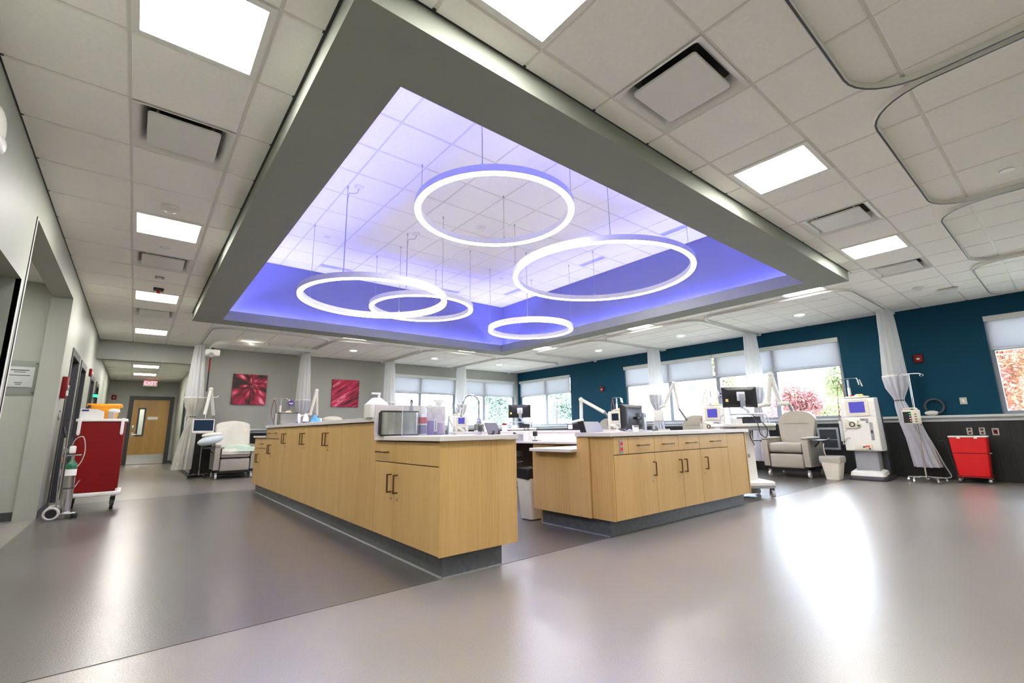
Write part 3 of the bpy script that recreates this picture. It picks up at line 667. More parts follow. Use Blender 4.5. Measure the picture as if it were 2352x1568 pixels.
# --- cubicle curtain tracks (u-shaped rails on the ceiling)
def track(pts, label, rad=.35):
    """polyline with rounded corners"""
    P = [Vector((p[0], p[1], ZC-.022)) for p in pts]; out = [P[0]]
    for i in range(1, len(P)-1):
        a = (P[i-1]-P[i]).normalized(); b = (P[i+1]-P[i]).normalized(); r = rad
        c = P[i]+(a+b)*r
        p0 = P[i]+a*r; p1 = P[i]+b*r; a0 = math.atan2(p0.y-c.y, p0.x-c.x); a1 = math.atan2(p1.y-c.y, p1.x-c.x)
        da = (a1-a0+PI) % (2*PI)-PI
        out += [Vector((c.x+r*math.cos(a0+da*q/8), c.y+r*math.sin(a0+da*q/8), P[i].z)) for q in range(9)]
    out.append(P[-1])
    t = thing('curtain_track', label, 'curtain track', group='cubicle curtain tracks')
    obj('rail', G().tube(out, 0, sq=(.022, .036)), 'white_paint', t)
    obj('slot', G().tube([p-Vector((0, 0, .018)) for p in out], 0, sq=(.012, .003)), 'dark_plastic', t)
    for e in (out[0], out[-1]): obj('end_bracket', G().box(e.x-.03, e.x+.03, e.y-.03, e.y+.03, ZC-.055, ZC-.002), 'white_plastic', t, False)
yb = YB-.1; xr = XR-.1; yn = YN+.1
track([(.98, yb), (.98, 10.36), (3.24, 10.36), (3.24, yb)], 'U-shaped curtain track over the draped recliner')
track([(3.32, yb), (3.32, 10.4), (5.60, 10.4), (5.60, yb)], 'U-shaped curtain track over the second back bay')
track([(5.68, yb), (5.68, 10.4), (8.03, 10.4), (8.03, yb)], 'U-shaped curtain track over the third back bay')
track([(8.11, yb), (8.11, 10.36), (10.5, 10.36), (10.5, yb)], 'U-shaped curtain track over the back corner bay')
track([(xr, 9.33), (8.25, 9.33), (8.25, 6.96), (xr, 6.96)], 'U-shaped curtain track over the window bay nearest the corner')
track([(xr, 6.88), (8.25, 6.88), (8.25, 4.49), (xr, 4.49)], 'U-shaped curtain track over the middle window bay')
track([(xr, 4.41), (8.25, 4.41), (8.25, 1.99), (xr, 1.99)], 'U-shaped curtain track over the beige recliner bay')
track([(1.1, yn), (1.1, .6), (3.46, .6), (3.46, yn)], 'curved curtain track in the picture top corner')
track([(3.52, yn), (3.52, .61), (5.89, .61), (5.89, yn)], 'curved curtain track second from the picture top corner')
track([(5.95, yn), (5.95, .62), (8.36, .62), (8.36, yn)], 'curved curtain track third from the picture top corner')
track([(8.44, yn), (8.44, .66), (10.8, .66), (10.8, yn)], 'curved curtain track nearest the teal wall')
# ------------------------------------------------------------------ cabinet islands
def fb(ax, face, u0, u1, d0, d1, z0, z1, g=None, bev=0):
    """box on a cabinet front; d measured outward from the face. ax 'L': front looks to -x, 'R': front looks to -y"""
    g = g or G()
    a = (face-max(d0, d1), face-min(d0, d1))
    args = (a[0], a[1], u0, u1, z0, z1) if ax == 'L' else (u0, u1, a[0], a[1], z0, z1)
    return g.rbox(*args, bev, 1) if bev else g.box(*args)
def pull_v(ax, face, u, z0, z1, parent):
    g = fb(ax, face, u-.005, u+.005, .030, .040, z0, z1); fb(ax, face, u-.005, u+.005, -.0, .032, z0, z0+.010, g); fb(ax, face, u-.005, u+.005, -.0, .032, z1-.010, z1, g)
    obj('handle', g, 'bronze', parent, False)
def pull_h(ax, face, u0, u1, z, parent):
    g = fb(ax, face, u0, u1, .030, .040, z-.005, z+.005); fb(ax, face, u0, u0+.010, 0, .032, z-.005, z+.005, g); fb(ax, face, u1-.010, u1, 0, .032, z-.005, z+.005, g)
    obj('handle', g, 'bronze', parent, False)
def lock(ax, face, u, z, parent):
    c = (face, u, z) if ax == 'L' else (u, face, z)
    d = (face-.006, u, z) if ax == 'L' else (u, face-.006, z)
    obj('lock', G().cyl(c, d, .009, 12), 'chrome', parent)
def front(ax, face, kind, u0, u1, z0, z1, parent):
    e = .0018
    return obj(kind, fb(ax, face, u0+e, u1-e, -.018, 0, z0+e, z1-e, bev=.0015), 'maple', parent, False)
def unit(ax, face, label, u0, u1, z0, z1, depth):
    t = thing('base_cabinet', label, 'cabinet', group='maple base cabinets')
    obj('carcass', fb(ax, face, u0+.001, u1-.001, -depth, -.0185, z0, z1), 'shadow_brown', t, False)  # dark carcass colour paints the shadow in the gaps between fronts
    return t
LF, RF = 1.625, 2.735; ZB = .148
# left island
t = unit('L', LF, 'maple sink cabinet under the steel towel dispenser, with end panel', 2.80, 3.87, ZB, .885, .64)
a = front('L', LF, 'false_front', 2.80, 3.484, .719, .882, t)
a = front('L', LF, 'drawer', 3.484, 3.87, .719, .882, t); pull_h('L', LF, 3.60, 3.80, .797, a)
a = front('L', LF, 'door', 2.80, 3.484, ZB, .716, t); pull_v('L', LF, 3.43, .49, .632, a); lock('L', LF, 3.42, .445, a)
a = front('L', LF, 'door', 3.484, 3.87, ZB, .716, t); pull_v('L', LF, 3.545, .49, .632, a); lock('L', LF, 3.53, .445, a)
obj('end_panel', G().rbox(LF-.002, 2.272, 2.782, 2.80, ZB-.002, .887, .0015, 1), 'maple', t, False)
obj('corner_strip', G().rbox(2.274, 2.292, 2.784, 2.83, ZB-.002, .885, .0015, 1), 'maple', t, False)
t = unit('L', LF, 'tall maple cabinet with a plain closed front beside the sink cabinet', 3.872, 4.727, ZB, 1.043, .64)
front('L', LF, 'panel', 3.872, 4.727, ZB, 1.042, t)
for k, (u0, um, u1) in enumerate(((4.727, 5.195, 5.66), (5.66, 6.085, 6.53), (6.53, 6.99, 7.343))):
    t = unit('L', LF, ['tall maple two-door cabinet nearest the plain-fronted one', 'middle one of the three tall maple two-door cabinets', 'tall maple two-door cabinet next to the paired drawers'][k], u0, u1, ZB, 1.043, .64)
    a = front('L', LF, 'door', u0, um, ZB, 1.042, t); pull_v('L', LF, um-.05, .82, .96, a); lock('L', LF, um-.06, .78, a)
    a = front('L', LF, 'door', um, u1, ZB, 1.042, t); pull_v('L', LF, um+.05, .82, .96, a)
t = unit('L', LF, 'tall maple cabinet with two drawers over two doors', 7.343, 8.16, ZB, 1.043, .64)
a = front('L', LF, 'drawer', 7.343, 7.78, .885, 1.042, t); pull_h('L', LF, 7.46, 7.66, .964, a)
a = front('L', LF, 'drawer', 7.78, 8.16, .885, 1.042, t); pull_h('L', LF, 7.87, 8.07, .964, a)
a = front('L', LF, 'door', 7.343, 7.84, ZB, .88, t); pull_v('L', LF, 7.79, .66, .797, a); lock('L', LF, 7.78, .62, a)
a = front('L', LF, 'door', 7.84, 8.16, ZB, .88, t); pull_v('L', LF, 7.89, .66, .797, a)
t = unit('L', LF, 'lower maple cabinet at the far end of the long island', 8.16, 9.02, ZB, .892, .64)
a = front('L', LF, 'drawer', 8.16, 8.60, .73, .885, t); pull_h('L', LF, 8.30, 8.47, .80, a)
a = front('L', LF, 'drawer', 8.60, 9.02, .73, .885, t)
a = front('L', LF, 'door', 8.16, 8.66, ZB, .725, t); pull_v('L', LF, 8.61, .50, .637, a); lock('L', LF, 8.60, .46, a)
a = front('L', LF, 'door', 8.66, 9.02, ZB, .725, t); pull_v('L', LF, 8.71, .50, .637, a)
t = thing('island_plinth', 'dark recessed plinth under the long maple island', 'plinth')
obj('plinth_body', G().box(1.678, 2.175, 2.832, 8.96, .0026, ZB-.002), 'plinth', t, False)
obj('floor_cove', G().prism([(1.678, .0026), (1.668, .0026), (1.678, .013)], 2.832, 8.96, 'y').add([(1.678, 2.832, .0026), (2.175, 2.832, .0026), (1.678, 2.832, .011), (2.175, 2.832, .011), (1.678, 2.822, .0), (2.175, 2.822, .0)], [(2, 4, 5, 3)]), 'plinth', t, False)
def slab(label, x0, x1, y0, y1, z0, z1):
    t = thing('countertop', label, 'countertop', group='pale laminate countertops')
    return t, obj('slab', G().rbox(x0, x1, y0, y1, z0, z1, .003, 1), 'counter', t, False)
slab('pale countertop slab around the sink faucet', 1.60, 2.29, 2.75, 3.855, .8895, .925)
slab('pale raised countertop slab along the tall maple cabinets', 1.60, 2.30, 3.875, 8.158, 1.0465, 1.085)
slab('pale countertop slab on the lower far end cabinet', 1.60, 2.29, 8.165, 9.06, .8955, .925)
t = thing('backsplash', 'light grey upright splash panel behind the spray bottles', 'panel')
obj('board', G().rbox(1.60, 2.302, 3.8565, 3.8685, .9255, 1.191, .002, 1), 'counter', t, False)

# right island
DEP = .40
t = unit('R', RF, 'maple cabinet of the short island with a red-socket outlet above its door', 3.39, 4.027, ZB, .882, DEP)
a = front('R', RF, 'panel', 3.39, 3.61, .719, .8775, t)
op = obj('outlet', G().rbox(3.474, 3.527, RF-.007, RF, .731, .848, .002, 1), 'grey_plastic', a)
for z in (.817, .768): obj('socket', G().lathe((3.5005, RF-.0068, z), [(0, -.003), (.017, -.003), (.017, 0), (0, 0)], 16, 'y'), 'red_bin', op)
a = front('R', RF, 'drawer', 3.61, 4.027, .719, .8775, t); pull_h('R', RF, 3.74, 3.90, .795, a)
a = front('R', RF, 'door', 3.39, 4.027, ZB, .716, t); pull_v('R', RF, 3.985, .497, .632, a); lock('R', RF, 3.965, .448, a)
t = unit('R', RF, 'maple two-door cabinet in the middle of the short island', 4.027, 4.88, ZB, .882, DEP)
a = front('R', RF, 'drawer', 4.027, 4.461, .719, .8775, t); pull_h('R', RF, 4.16, 4.33, .794, a)
a = front('R', RF, 'drawer', 4.461, 4.88, .719, .8775, t); pull_h('R', RF, 4.60, 4.78, .792, a)
a = front('R', RF, 'door', 4.027, 4.50, ZB, .716, t); pull_v('R', RF, 4.445, .497, .632, a); lock('R', RF, 4.47, .449, a)
a = front('R', RF, 'door', 4.50, 4.88, ZB, .716, t); pull_v('R', RF, 4.545, .497, .632, a)
t = unit('R', RF, 'maple cabinet of the short island beside the workstation cart', 4.88, 5.97, ZB, .882, DEP)
a = front('R', RF, 'drawer', 4.88, 5.51, .719, .8775, t); pull_h('R', RF, 5.11, 5.30, .794, a)
a = front('R', RF, 'door', 4.88, 5.51, ZB, .716, t); pull_v('R', RF, 4.97, .497, .632, a); lock('R', RF, 4.93, .453, a)
front('R', RF, 'panel', 5.51, 5.955, ZB, .874, t)
obj('end_panel', G().rbox(5.97, 5.99, RF-.003, 3.14, ZB-.002, .882, .0015, 1), 'maple', t, False)
t = thing('desk_gable', 'stepped maple end panel of the short island facing the gap', 'panel')
obj('front_board', G().rbox(3.372, 3.388, 2.738, 3.0, ZB-.002, .882, .0015, 1), 'maple', t, False)
obj('stepped_board', G().prism([(3.0, ZB-.002), (3.80, ZB-.002), (3.80, .733), (3.15, .733), (3.15, .882), (3.0, .882)], 3.352, 3.370, 'x'), 'maple', t, False)
t = thing('island_plinth', 'dark recessed plinth under the short maple island', 'plinth')
obj('plinth_body', G().box(3.405, 5.975, 2.832, 3.72, .0026, ZB-.002), 'plinth', t, False)
obj('floor_cove', G().prism([(3.405, .0026), (3.395, .0026), (3.405, .013)], 2.832, 3.72, 'y').add([(3.405, 2.832, .011), (5.975, 2.832, .011), (3.405, 2.821, .0), (5.975, 2.821, .0)], [(0, 2, 3, 1)]), 'plinth', t, False)
slab('pale countertop slab on the short maple island', 3.33, 6.04, 2.71, 3.152, .8835, .922)
t, _s = slab('pale low writing top stepping down behind the short island counter', 3.27, 4.79, 3.155, 3.76, .735, .766)
obj('apron', G().box(3.41, 4.79, 3.725, 3.745, .0026, .734), 'maple', t, False)
# desk run on the window side
slab('pale long desk top running away on the window side of the station', 4.80, 5.46, 3.77, 8.9, .745, .776)
t = thing('desk_run', 'white raised ledge wall behind the long desk top', 'ledge')
obj('ledge_wall', G().box(5.465, 5.50, 3.76, 8.9, .777, .904), 'label_white', t, False); obj('knee_panel', G().box(5.465, 5.50, 3.76, 8.9, .0026, .776), 'shadow_brown', t, False)  # knee panel coloured dark for the shade beneath the desk
obj('ledge_top', G().rbox(5.43, 5.95, 3.76, 8.95, .905, .935, .003, 1), 'counter', t, False)
obj('outer_panel', G().box(5.90, 5.93, 3.76, 8.9, .0026, .904), 'maple', t, False)
t = thing('drawer_pedestal', 'maple drawer pedestal under the long desk top', 'cabinet')
obj('carcass', G().box(4.88, 5.40, 5.03, 5.5, .0026, .74), 'maple', t, False)
for z0, z1 in ((.56, .735), (.36, .555), (.06, .355)):
    a = obj('drawer', G().rbox(4.86, 4.879, 5.035, 5.495, z0+.003, z1, .0015, 1), 'maple', t, False); obj('handle', G().box(4.835, 4.842, 5.17, 5.36, (z0+z1)/2-.004, (z0+z1)/2+.004).box(4.84, 4.861, 5.17, 5.178, (z0+z1)/2-.004, (z0+z1)/2+.004).box(4.84, 4.861, 5.352, 5.36, (z0+z1)/2-.004, (z0+z1)/2+.004), 'bronze', a, False)
t = thing('drawer_pedestal', 'maple drawer pedestal nearer the low writing top', 'cabinet')
obj('carcass', G().box(4.88, 5.40, 3.82, 4.35, .0026, .74), 'maple', t, False)
for z0, z1 in ((.56, .735), (.36, .555), (.06, .355)): obj('drawer', G().rbox(4.86, 4.879, 3.825, 4.345, z0+.003, z1, .0015, 1), 'maple', t, False)

# ------------------------------------------------------------------ things on the near counter
ZK = .925
def place(g, x, y, z, rz=0): return g.xf(Matrix.Translation((x, y, z)) @ Matrix.Rotation(rz, 4, 'Z'))
t = thing('towel_dispenser', 'brushed steel paper towel dispenser with black edges beside the sink', 'dispenser', (1.755, 3.70, ZK))
obj('body', G().prism(roundrect(-.165, .165, -.06, .06, .055, 6), .012, .195), 'steel', t)
obj('top_rim', G().prism(roundrect(-.17, .17, -.065, .065, .058, 6), .195, .207), 'black_plastic', t)
obj('bottom_rim', G().prism(roundrect(-.17, .17, -.065, .065, .058, 6), .0005, .012), 'black_plastic', t)
for s in (-1, 1): obj('side_trim', G().box(s*.166-.0015, s*.166+.0015, -.005, .05, .012, .195), 'black_plastic', t, False)
t = thing('spray_can', 'white disinfectant aerosol can with red band by the towel dispenser', 'spray can', (1.972, 3.69, ZK))
obj('can', G().lathe((0, 0, 0), [(0, 0.0005), (.036, .0005), (.037, .006), (.037, .17), (.034, .182), (.026, .19), (0, .19)], 24), 'label_white', t)
obj('cap', G().lathe((0, 0, 0), [(.033, .184), (.033, .21), (.026, .245), (0, .248)], 24), 'white_plastic', t)
b = obj('label_band', G().lathe((0, 0, 0), [(.0373, .10), (.0376, .10), (.0376, .155), (.0373, .155)], 24), 'label_red', t)
obj('label_print', G().lathe((0, 0, 0), [(.0373, .012), (.0376, .012), (.0376, .088), (.0373, .088)], 24), 'bulk_blue', t)
def spray_bottle(x, y, label, liq, fill, trigger, rz=0):
    t = thing('spray_bottle', label, 'spray bottle', (x, y, ZK), rz)
    obj('bottle_wall', G().lathe((0, 0, 0), [(0, .0005), (.040, .0005), (.043, .008), (.043, .135), (.038, .155), (.022, .195), (.015, .235), (.015, .245), (0, .245)], 24), 'bottle', t)
    obj('liquid', G().lathe((0, 0, 0), [(0, .004), (.040, .004), (.0415, .010), (.0415, fill), (0, fill)], 24), liq, t)
    if trigger:
        obj('collar', G().cyl((0, 0, .24), (0, 0, .262), .017, 16), 'white_plastic', t)
        h = obj('trigger_head', G().prism([(-.02, .262), (.016, .262), (.018, .285), (.045, .292), (.042, .310), (.0, .318), (-.06, .315), (-.062, .300), (-.03, .295), (-.022, .28)], -.011, .011, 'y'), 'white_plastic', t)
        obj('trigger', G().prism([(-.030, .297), (-.018, .296), (-.026, .27), (-.048, .245), (-.054, .25), (-.036, .275)], -.006, .006, 'y'), 'white_plastic', h)
    else:
        obj('cap', G().cyl((0, 0, .24), (0, 0, .268), .017, 16), 'white_plastic', t)
    return t
t = spray_bottle(2.055, 3.72, 'clear bottle of darker purple liquid next to the aerosol can', 'lilac', .125, False)
lb = obj('label', G().box(.022, .052, -.046, -.0445, .03, .14), 'label_white', t, False)
obj('print', G().box(.034, .040, -.0468, -.046, .04, .13), 'ink_dark', lb, False)
spray_bottle(2.15, 3.715, 'clear trigger spray bottle of pale lilac liquid before the splash panel', 'lilac_pale', .105, True)
t = thing('sanitizer_jug', 'white square jug with pump nozzle standing behind the splash panel', 'jug', (1.665, 3.99, 1.0855))
obj('body', G().loft([[(x, y, z) for x, y in roundrect(-s, s, -s*.9, s*.9, .02)] for s, z in ((.085, .0), (.088, .01), (.088, .115), (.04, .17), (.032, .175))]), 'white_plastic', t)
obj('pump', G().cyl((.02, 0, .17), (.02, 0, .205), .012, 12).rbox(-.05, .035, -.012, .012, .205, .222, .005), 'white_plastic', t)
t = thing('splash_guard', 'clear acrylic guard standing before the towel dispenser', 'guard', (1.96, 3.55, ZK))
obj('sheet', G().rbox(-.25, .25, -.003, .003, .006, .27, .002, 1), 'acrylic', t, False)
obj('foot', G().box(-.27, .25, -.03, .03, .0005, .006), 'acrylic', t, False)
obj('bright_edge', G().box(-.2535, -.2505, -.003, .003, .006, .27), 'white_plastic', t, False)
t = thing('towel_cone', 'grey triangular sign holder behind the acrylic guard', 'sign holder', (1.905, 3.79, ZK))
obj('panel', G().prism([(-.045, .0005), (.045, .0005), (.012, .29), (-.005, .29)], -.004, .004, 'y'), 'grey_plastic', t, False)
obj('strap', G().tube([(-.003, 0, .28), (0, 0, .31), (.012, 0, .30), (.010, 0, .28)], .006, 8), 'dark_plastic', t)
t = thing('faucet', 'chrome gooseneck spring faucet at the sink corner', 'faucet', (2.165, 3.10, ZK))
obj('base_block', G().rbox(-.034, .034, -.03, .03, .0005, .09, .008, 2), 'chrome', t)
obj('collar', G().lathe((0, 0, .085), [(0, 0), (.024, 0), (.026, .01), (.018, .022), (.022, .03), (.012, .045), (0, .045)], 20), 'chrome', t)
ap = [(0, 0, .12), (0, 0, .24)]+[(-.08+.08*math.cos(a), 0, .24+.075*math.sin(a)) for a in [PI*i/14 for i in range(1, 13)]]+[(-.158, 0, .235)]
obj('neck', G().tube(ap, .0085, 10), 'chrome', t)
for k in range(6): obj('spring_coil', G().tube([(-.158-.003*k+.013*math.cos(q), .013*math.sin(q), .235-.014*k) for q in [2*PI*i/10 for i in range(10)]], .0035, 6, closed=True), 'chrome', t)
obj('spray_head', G().cyl((-.158, 0, .24), (-.178, 0, .135), .010, 12, .014), 'chrome', t)
obj('lever', G().cyl((.02, -.03, .05), (.035, -.075, .06), .006, 8), 'chrome', t)
t = thing('tablet_stand', 'small grey slate tablet leaning on a black easel by the faucet', 'tablet', (2.195, 2.93, ZK), .25)
obj('slate', G().prism(roundrect(-.075, .075, 0, .10, .008), -.003, .003, 'z').xf(Matrix.Rotation(math.radians(64), 4, 'X')), 'slate', t)
for s in (-1, 1): obj('easel_foot', G().box(s*.035-.008, s*.035+.008, -.022, .03, .0005, .008).box(s*.035-.008, s*.035+.008, -.022, -.014, .008, .03), 'black_plastic', t, False)
# upper counter, far part
ZU = 1.0855
t = thing('towel_dispenser', 'steel towel dispenser on the raised counter by the blue gloves', 'dispenser', (1.80, 7.63, ZU))
obj('body', G().prism(roundrect(-.155, .155, -.06, .06, .05, 6), .012, .17), 'steel', t)
obj('top_rim', G().prism(roundrect(-.16, .16, -.065, .065, .053, 6), .17, .182), 'black_plastic', t)
obj('bottom_rim', G().prism(roundrect(-.16, .16, -.065, .065, .053, 6), .0005, .012), 'black_plastic', t)
obj('towel', G().grid(lambda u, v: (-.07+.14*u, -.02+.05*v, .18+.045*math.sin(PI*u*1.0)*(1-.4*abs(math.sin(9*u+3*v)))), 12, 4), 'sheet', t)
t = thing('squeeze_bottle', 'small white bottle with blue print next to the glove pile', 'bottle', (2.0, 7.45, ZU))
obj('body', G().lathe((0, 0, 0), [(0, .0005), (.04, .0005), (.042, .01), (.042, .10), (.02, .14), (.012, .165), (0, .165)], 20), 'white_plastic', t)
obj('label', G().lathe((0, 0, 0), [(.0425, .02), (.0428, .02), (.0428, .045), (.0425, .045)], 20), 'ink', t)
t = thing('glove_pile', 'crumpled bright blue gloves on the raised counter', 'gloves', (2.14, 7.45, ZU))
obj('gloves', G().grid(lambda u, v: (-.085+.17*u, -.06+.12*v, .0+max(0, .125*(math.sin(PI*u)**.6)*(math.sin(PI*v)**.6)*(1+.22*math.sin(13*u+5*v)))), 18, 14), 'glove', t)
t = thing('glove_box', 'plain white carton behind the blue gloves', 'box', (2.215, 7.62, ZU))
obj('carton', G().rbox(-.06, .06, -.05, .05, .0005, .10, .003, 1), 'label_white', t, False); obj('opening', G().box(-.03, .03, -.02, .02, .1, .1006), 'bulk_blue', t, False)
t = thing('splash_guard', 'clear acrylic guard at the far end of the raised counter', 'guard', (1.66, 8.13, .9255))
obj('sheet', G().rbox(-.04, .3, .061, .067, .0, .34, .002, 1), 'acrylic', t, False); obj('foot', G().box(-.04, .3, .045, .09, -.0, .006), 'acrylic', t, False)

# ------------------------------------------------------------------ things on the right island and inner desks
ZR = .9225
def monitor(parent, w, h, zc, y0=0, m='black_plastic'):
    """screen faces +y, back to -y, centred at x=0"""
    s = obj('monitor_back', G().loft([[(p[0], y, p[1]+zc) for p in roundrect(-w/2*k, w/2*k, -h/2*k, h/2*k, .008)] for k, y in ((.62, y0-.030), (.80, y0-.022), (1.0, y0-.006), (1.0, y0+.010))]), m, parent)
    obj('screen', G().box(-w/2+.012, w/2-.012, y0+.0102, y0+.011, zc-h/2+.014, zc+h/2-.012), 'screen_dim', s, False)
    return s
t = thing('computer_monitor', 'black computer monitor on the short island with silver stand', 'monitor', (4.00, 2.96, ZR), .18)
s = monitor(t, .48, .245, .150)
obj('stand_column', G().rbox(.10, .155, -.085, -.055, .012, .19, .004), 'alu', t); obj('stand_arm', G().rbox(.0, .14, -.06, -.02, .12, .15, .004), 'black_plastic', t)
obj('stand_foot', G().rbox(-.02, .22, -.11, .10, .0005, .012, .004), 'alu', t)
rg = obj('round_badge', G().lathe((.1275, -.0855, .155), [(.016, -.0012), (.019, -.0012), (.019, 0), (.016, 0), (.016, -.0012)], 20, 'y'), 'ink_dark', t)
text('badge_letters', 'DELL', .011, 'ink_dark', t, (.1275, -.0862, .155), (PI/2, 0, 0))
t = thing('binder', 'grey binder leaning back at the corner of the short island', 'binder', (3.50, 3.04, ZR), .12)
obj('cover', G().prism(roundrect(-.15, .15, 0, .115, .015), -.004, .004).xf(Matrix.Rotation(math.radians(62), 4, 'X')), 'grey_plastic', t)
obj('spine', G().prism([(-.01, .0), (.05, .0), (.09, .10), (.02, .11)], -.165, -.152, 'x'), 'black_plastic', t, False)
obj('rear_cover', G().prism(roundrect(-.15, .15, 0, .11, .01), -.004, .004).xf(Matrix.Translation((0, .05, 0)) @ Matrix.Rotation(math.radians(66), 4, 'X')), 'dark_plastic', t)
t = thing('card_holder', 'small white card holder before the black monitor', 'card holder', (3.80, 2.78, ZR))
obj('card', G().prism([(-.036, .0005), (.036, .0005), (.042, .06), (-.042, .06)], -.008, .008, 'y'), 'label_white', t, False)
obj('stripe', G().box(-.036, .036, -.0090, -.0082, .046, .055), 'dark_plastic', t, False); obj('stripe', G().box(-.034, .034, -.0090, -.0082, .036, .038), 'green', t, False)
t = thing('tape_dispenser', 'black tape dispenser on the short island', 'tape dispenser', (4.33, 2.95, ZR))
obj('body', G().prism([(-.06, .0005), (.06, .0005), (.06, .03), (.03, .05), (-.05, .055), (-.06, .04)], -.03, .03, 'y'), 'dark_plastic', t); obj('roll', G().cyl((-.02, -.033, .035), (-.02, .033, .035), .022, 16), 'grey_plastic', t)
t = thing('paper_sheets', 'white papers lying on the short island counter', 'paper', (4.20, 2.80, ZR), .2)
obj('top_sheet', G().box(-.06, .06, -.04, .04, .0012, .0020), 'label_white', t, False); obj('lower_sheet', G().box(-.09, .05, -.05, .03, .0003, .0010), 'label_white', t, False)
t = thing('headset_cable', 'coiled black cable lying on the short island corner', 'cable', (3.665, 2.85, ZR))
obj('coil', G().tube([(.06*math.cos(.9*k)+.01*k, .03*math.sin(.9*k), .008+.022*abs(math.sin(.7*k))) for k in range(14)], .004, 6), 'black_plastic', t); obj('plug', G().rbox(-.07, -.03, -.012, .012, .0005, .02, .004), 'white_plastic', t)
t = thing('desk_telephone', 'grey desk telephone with handset on the long desk top', 'telephone', (4.98, 5.95, .7765), -1.2)
obj('body', G().prism([(-.1, .0005), (.1, .0005), (.1, .03), (-.1, .11)], -.09, .09, 'x'), 'grey_plastic', t); obj('handset', G().tube([(-.06, .085, .05), (-.06, .0, .095), (-.06, -.09, .125)], [.022, .014, .022], 10), 'dark_plastic', t)
obj('keypad', G().prism([(.08, .042), (-.05, .096), (-.05, .099), (.08, .045)], -.02, .07, 'x'), 'dark_plastic', t, False)
t = thing('label_printer', 'white angled card printer by the telephone', 'printer', (4.98, 5.74, .7765), -1.3)
obj('body', G().prism([(-.07, .0005), (.08, .0005), (.07, .05), (-.03, .15), (-.07, .14)], -.05, .05, 'x'), 'white_plastic', t); obj('slot', G().prism([(.055, .062), (.0, .118), (.003, .121), (.058, .065)], -.035, .035, 'x'), 'dark_plastic', t, False)
t = thing('table_microscope', 'black handheld scanner on a chrome stand on the long desk top', 'scanner', (5.0, 5.60, .7765))
obj('foot', G().lathe((0, 0, 0), [(0, .0005), (.05, .0005), (.05, .012), (.015, .02), (0, .02)], 20), 'black_plastic', t); obj('stem', G().cyl((0, 0, .02), (0, 0, .09), .008), 'chrome', t); obj('head', G().rbox(-.03, .03, -.035, .025, .075, .155, .012), 'black_plastic', t)
t = thing('computer_mouse', 'white computer mouse on the long desk top', 'mouse', (4.95, 5.42, .7765), .5)
obj('shell', G().ell((0, 0, .0225), .055, .032, .0215), 'white_plastic', t); obj('wheel', G().cyl((-.03, -.004, .033), (-.03, .004, .033), .006, 10), 'dark_plastic', t)
t = thing('paper_stack', 'white papers spread flat on the long desk top', 'paper', (5.0, 5.0, .7765), 1.5)
for k, (x, r) in enumerate(((-.1, .05), (.1, -.1), (.25, .2))): obj('sheet', G().box(-.14, .14, -.105, .105, .0004+.0012*k, .0012+.0012*k).xf(Matrix.Translation((x, 0, 0)) @ Matrix.Rotation(r, 4, 'Z')), 'label_white', t, False)
t = thing('wipe_canister', 'white wipes canister with dark red lid on the ledge', 'canister', (5.62, 7.18, .9355))
obj('body', G().lathe((0, 0, 0), [(0, .0005), (.05, .0005), (.05, .115), (0, .115)], 20), 'white_plastic', t); obj('lid', G().lathe((0, 0, 0), [(.052, .115), (.052, .135), (.035, .15), (0, .15)], 20), 'red_dark', t)
t = thing('file_box', 'black file box on the ledge beside the binder', 'box', (5.66, 5.28, .9355))
obj('box', G().rbox(-.10, .10, -.14, .14, .0005, .10, .004, 1), 'black_plastic', t); obj('label', G().box(-.1012, -.1004, .02, .12, .02, .09), 'label_white', t, False)
t = thing('stool', 'round black rolling stool under the long desk top', 'stool', (5.08, 6.22, .0))
obj('seat', G().lathe((0, 0, 0), [(0, .52), (.17, .52), (.185, .54), (.185, .58), (.16, .60), (0, .60)], 28), 'slate', t)
obj('foot_ring', G().tube([(.16*math.cos(a), .16*math.sin(a), .42) for a in [2*PI*i/24 for i in range(24)]], .008, 8, closed=True).box(-.16, .16, -.006, .006, .415, .425), 'chrome', t)
obj('gas_column', G().cyl((0, 0, .10), (0, 0, .52), .022, 14), 'chrome', t)
for k in range(5):
    a = 2*PI*k/5+.3; e = (.24*math.cos(a), .24*math.sin(a), .07)
    lg = obj('leg', G().tube([(0, 0, .13), e], [.022, .014], 8), 'chrome', t); obj('caster', G().cyl((e[0], e[1]-.014, .030), (e[0], e[1]+.014, .030), .0265, 14).cyl((e[0], e[1], .03), e, .007, 6), 'black_plastic', lg)
def bin_tapered(g, w0, d0, w1, d1, z0, z1, t=.006, r=.03):
    ri = [[(p[0], p[1], z) for p in roundrect(-w, w, -d, d, r)] for w, d, z in ((w0, d0, z0), (w1, d1, z1), (w1-t, d1-t, z1), (w0-t, d0-t, z0+t))]
    return g.loft(ri)
t = thing('waste_bin', 'tall cream waste bin with black liner in the gap between the islands', 'bin', (3.475, 3.975, .0026), 0)
obj('bin', bin_tapered(G(), .09, .09, .13, .12, .01, .50, .006), 'cream', t)
obj('foot', G().box(-.07, .07, -.07, .07, .0, .011), 'dark_plastic', t, False)
obj('liner', G().loft([[(x*(1+.03*math.sin(9*i)), y*(1+.03*math.cos(7*i)), z+.008*math.sin(5*i)) for i, (x, y) in enumerate(roundrect(-w, w, -d, d, .03))] for w, d, z in ((.131, .121, .43), (.138, .128, .49), (.134, .124, .535), (.12, .11, .50), (.08, .08, .30))], cap=False), 'black_plastic', t)
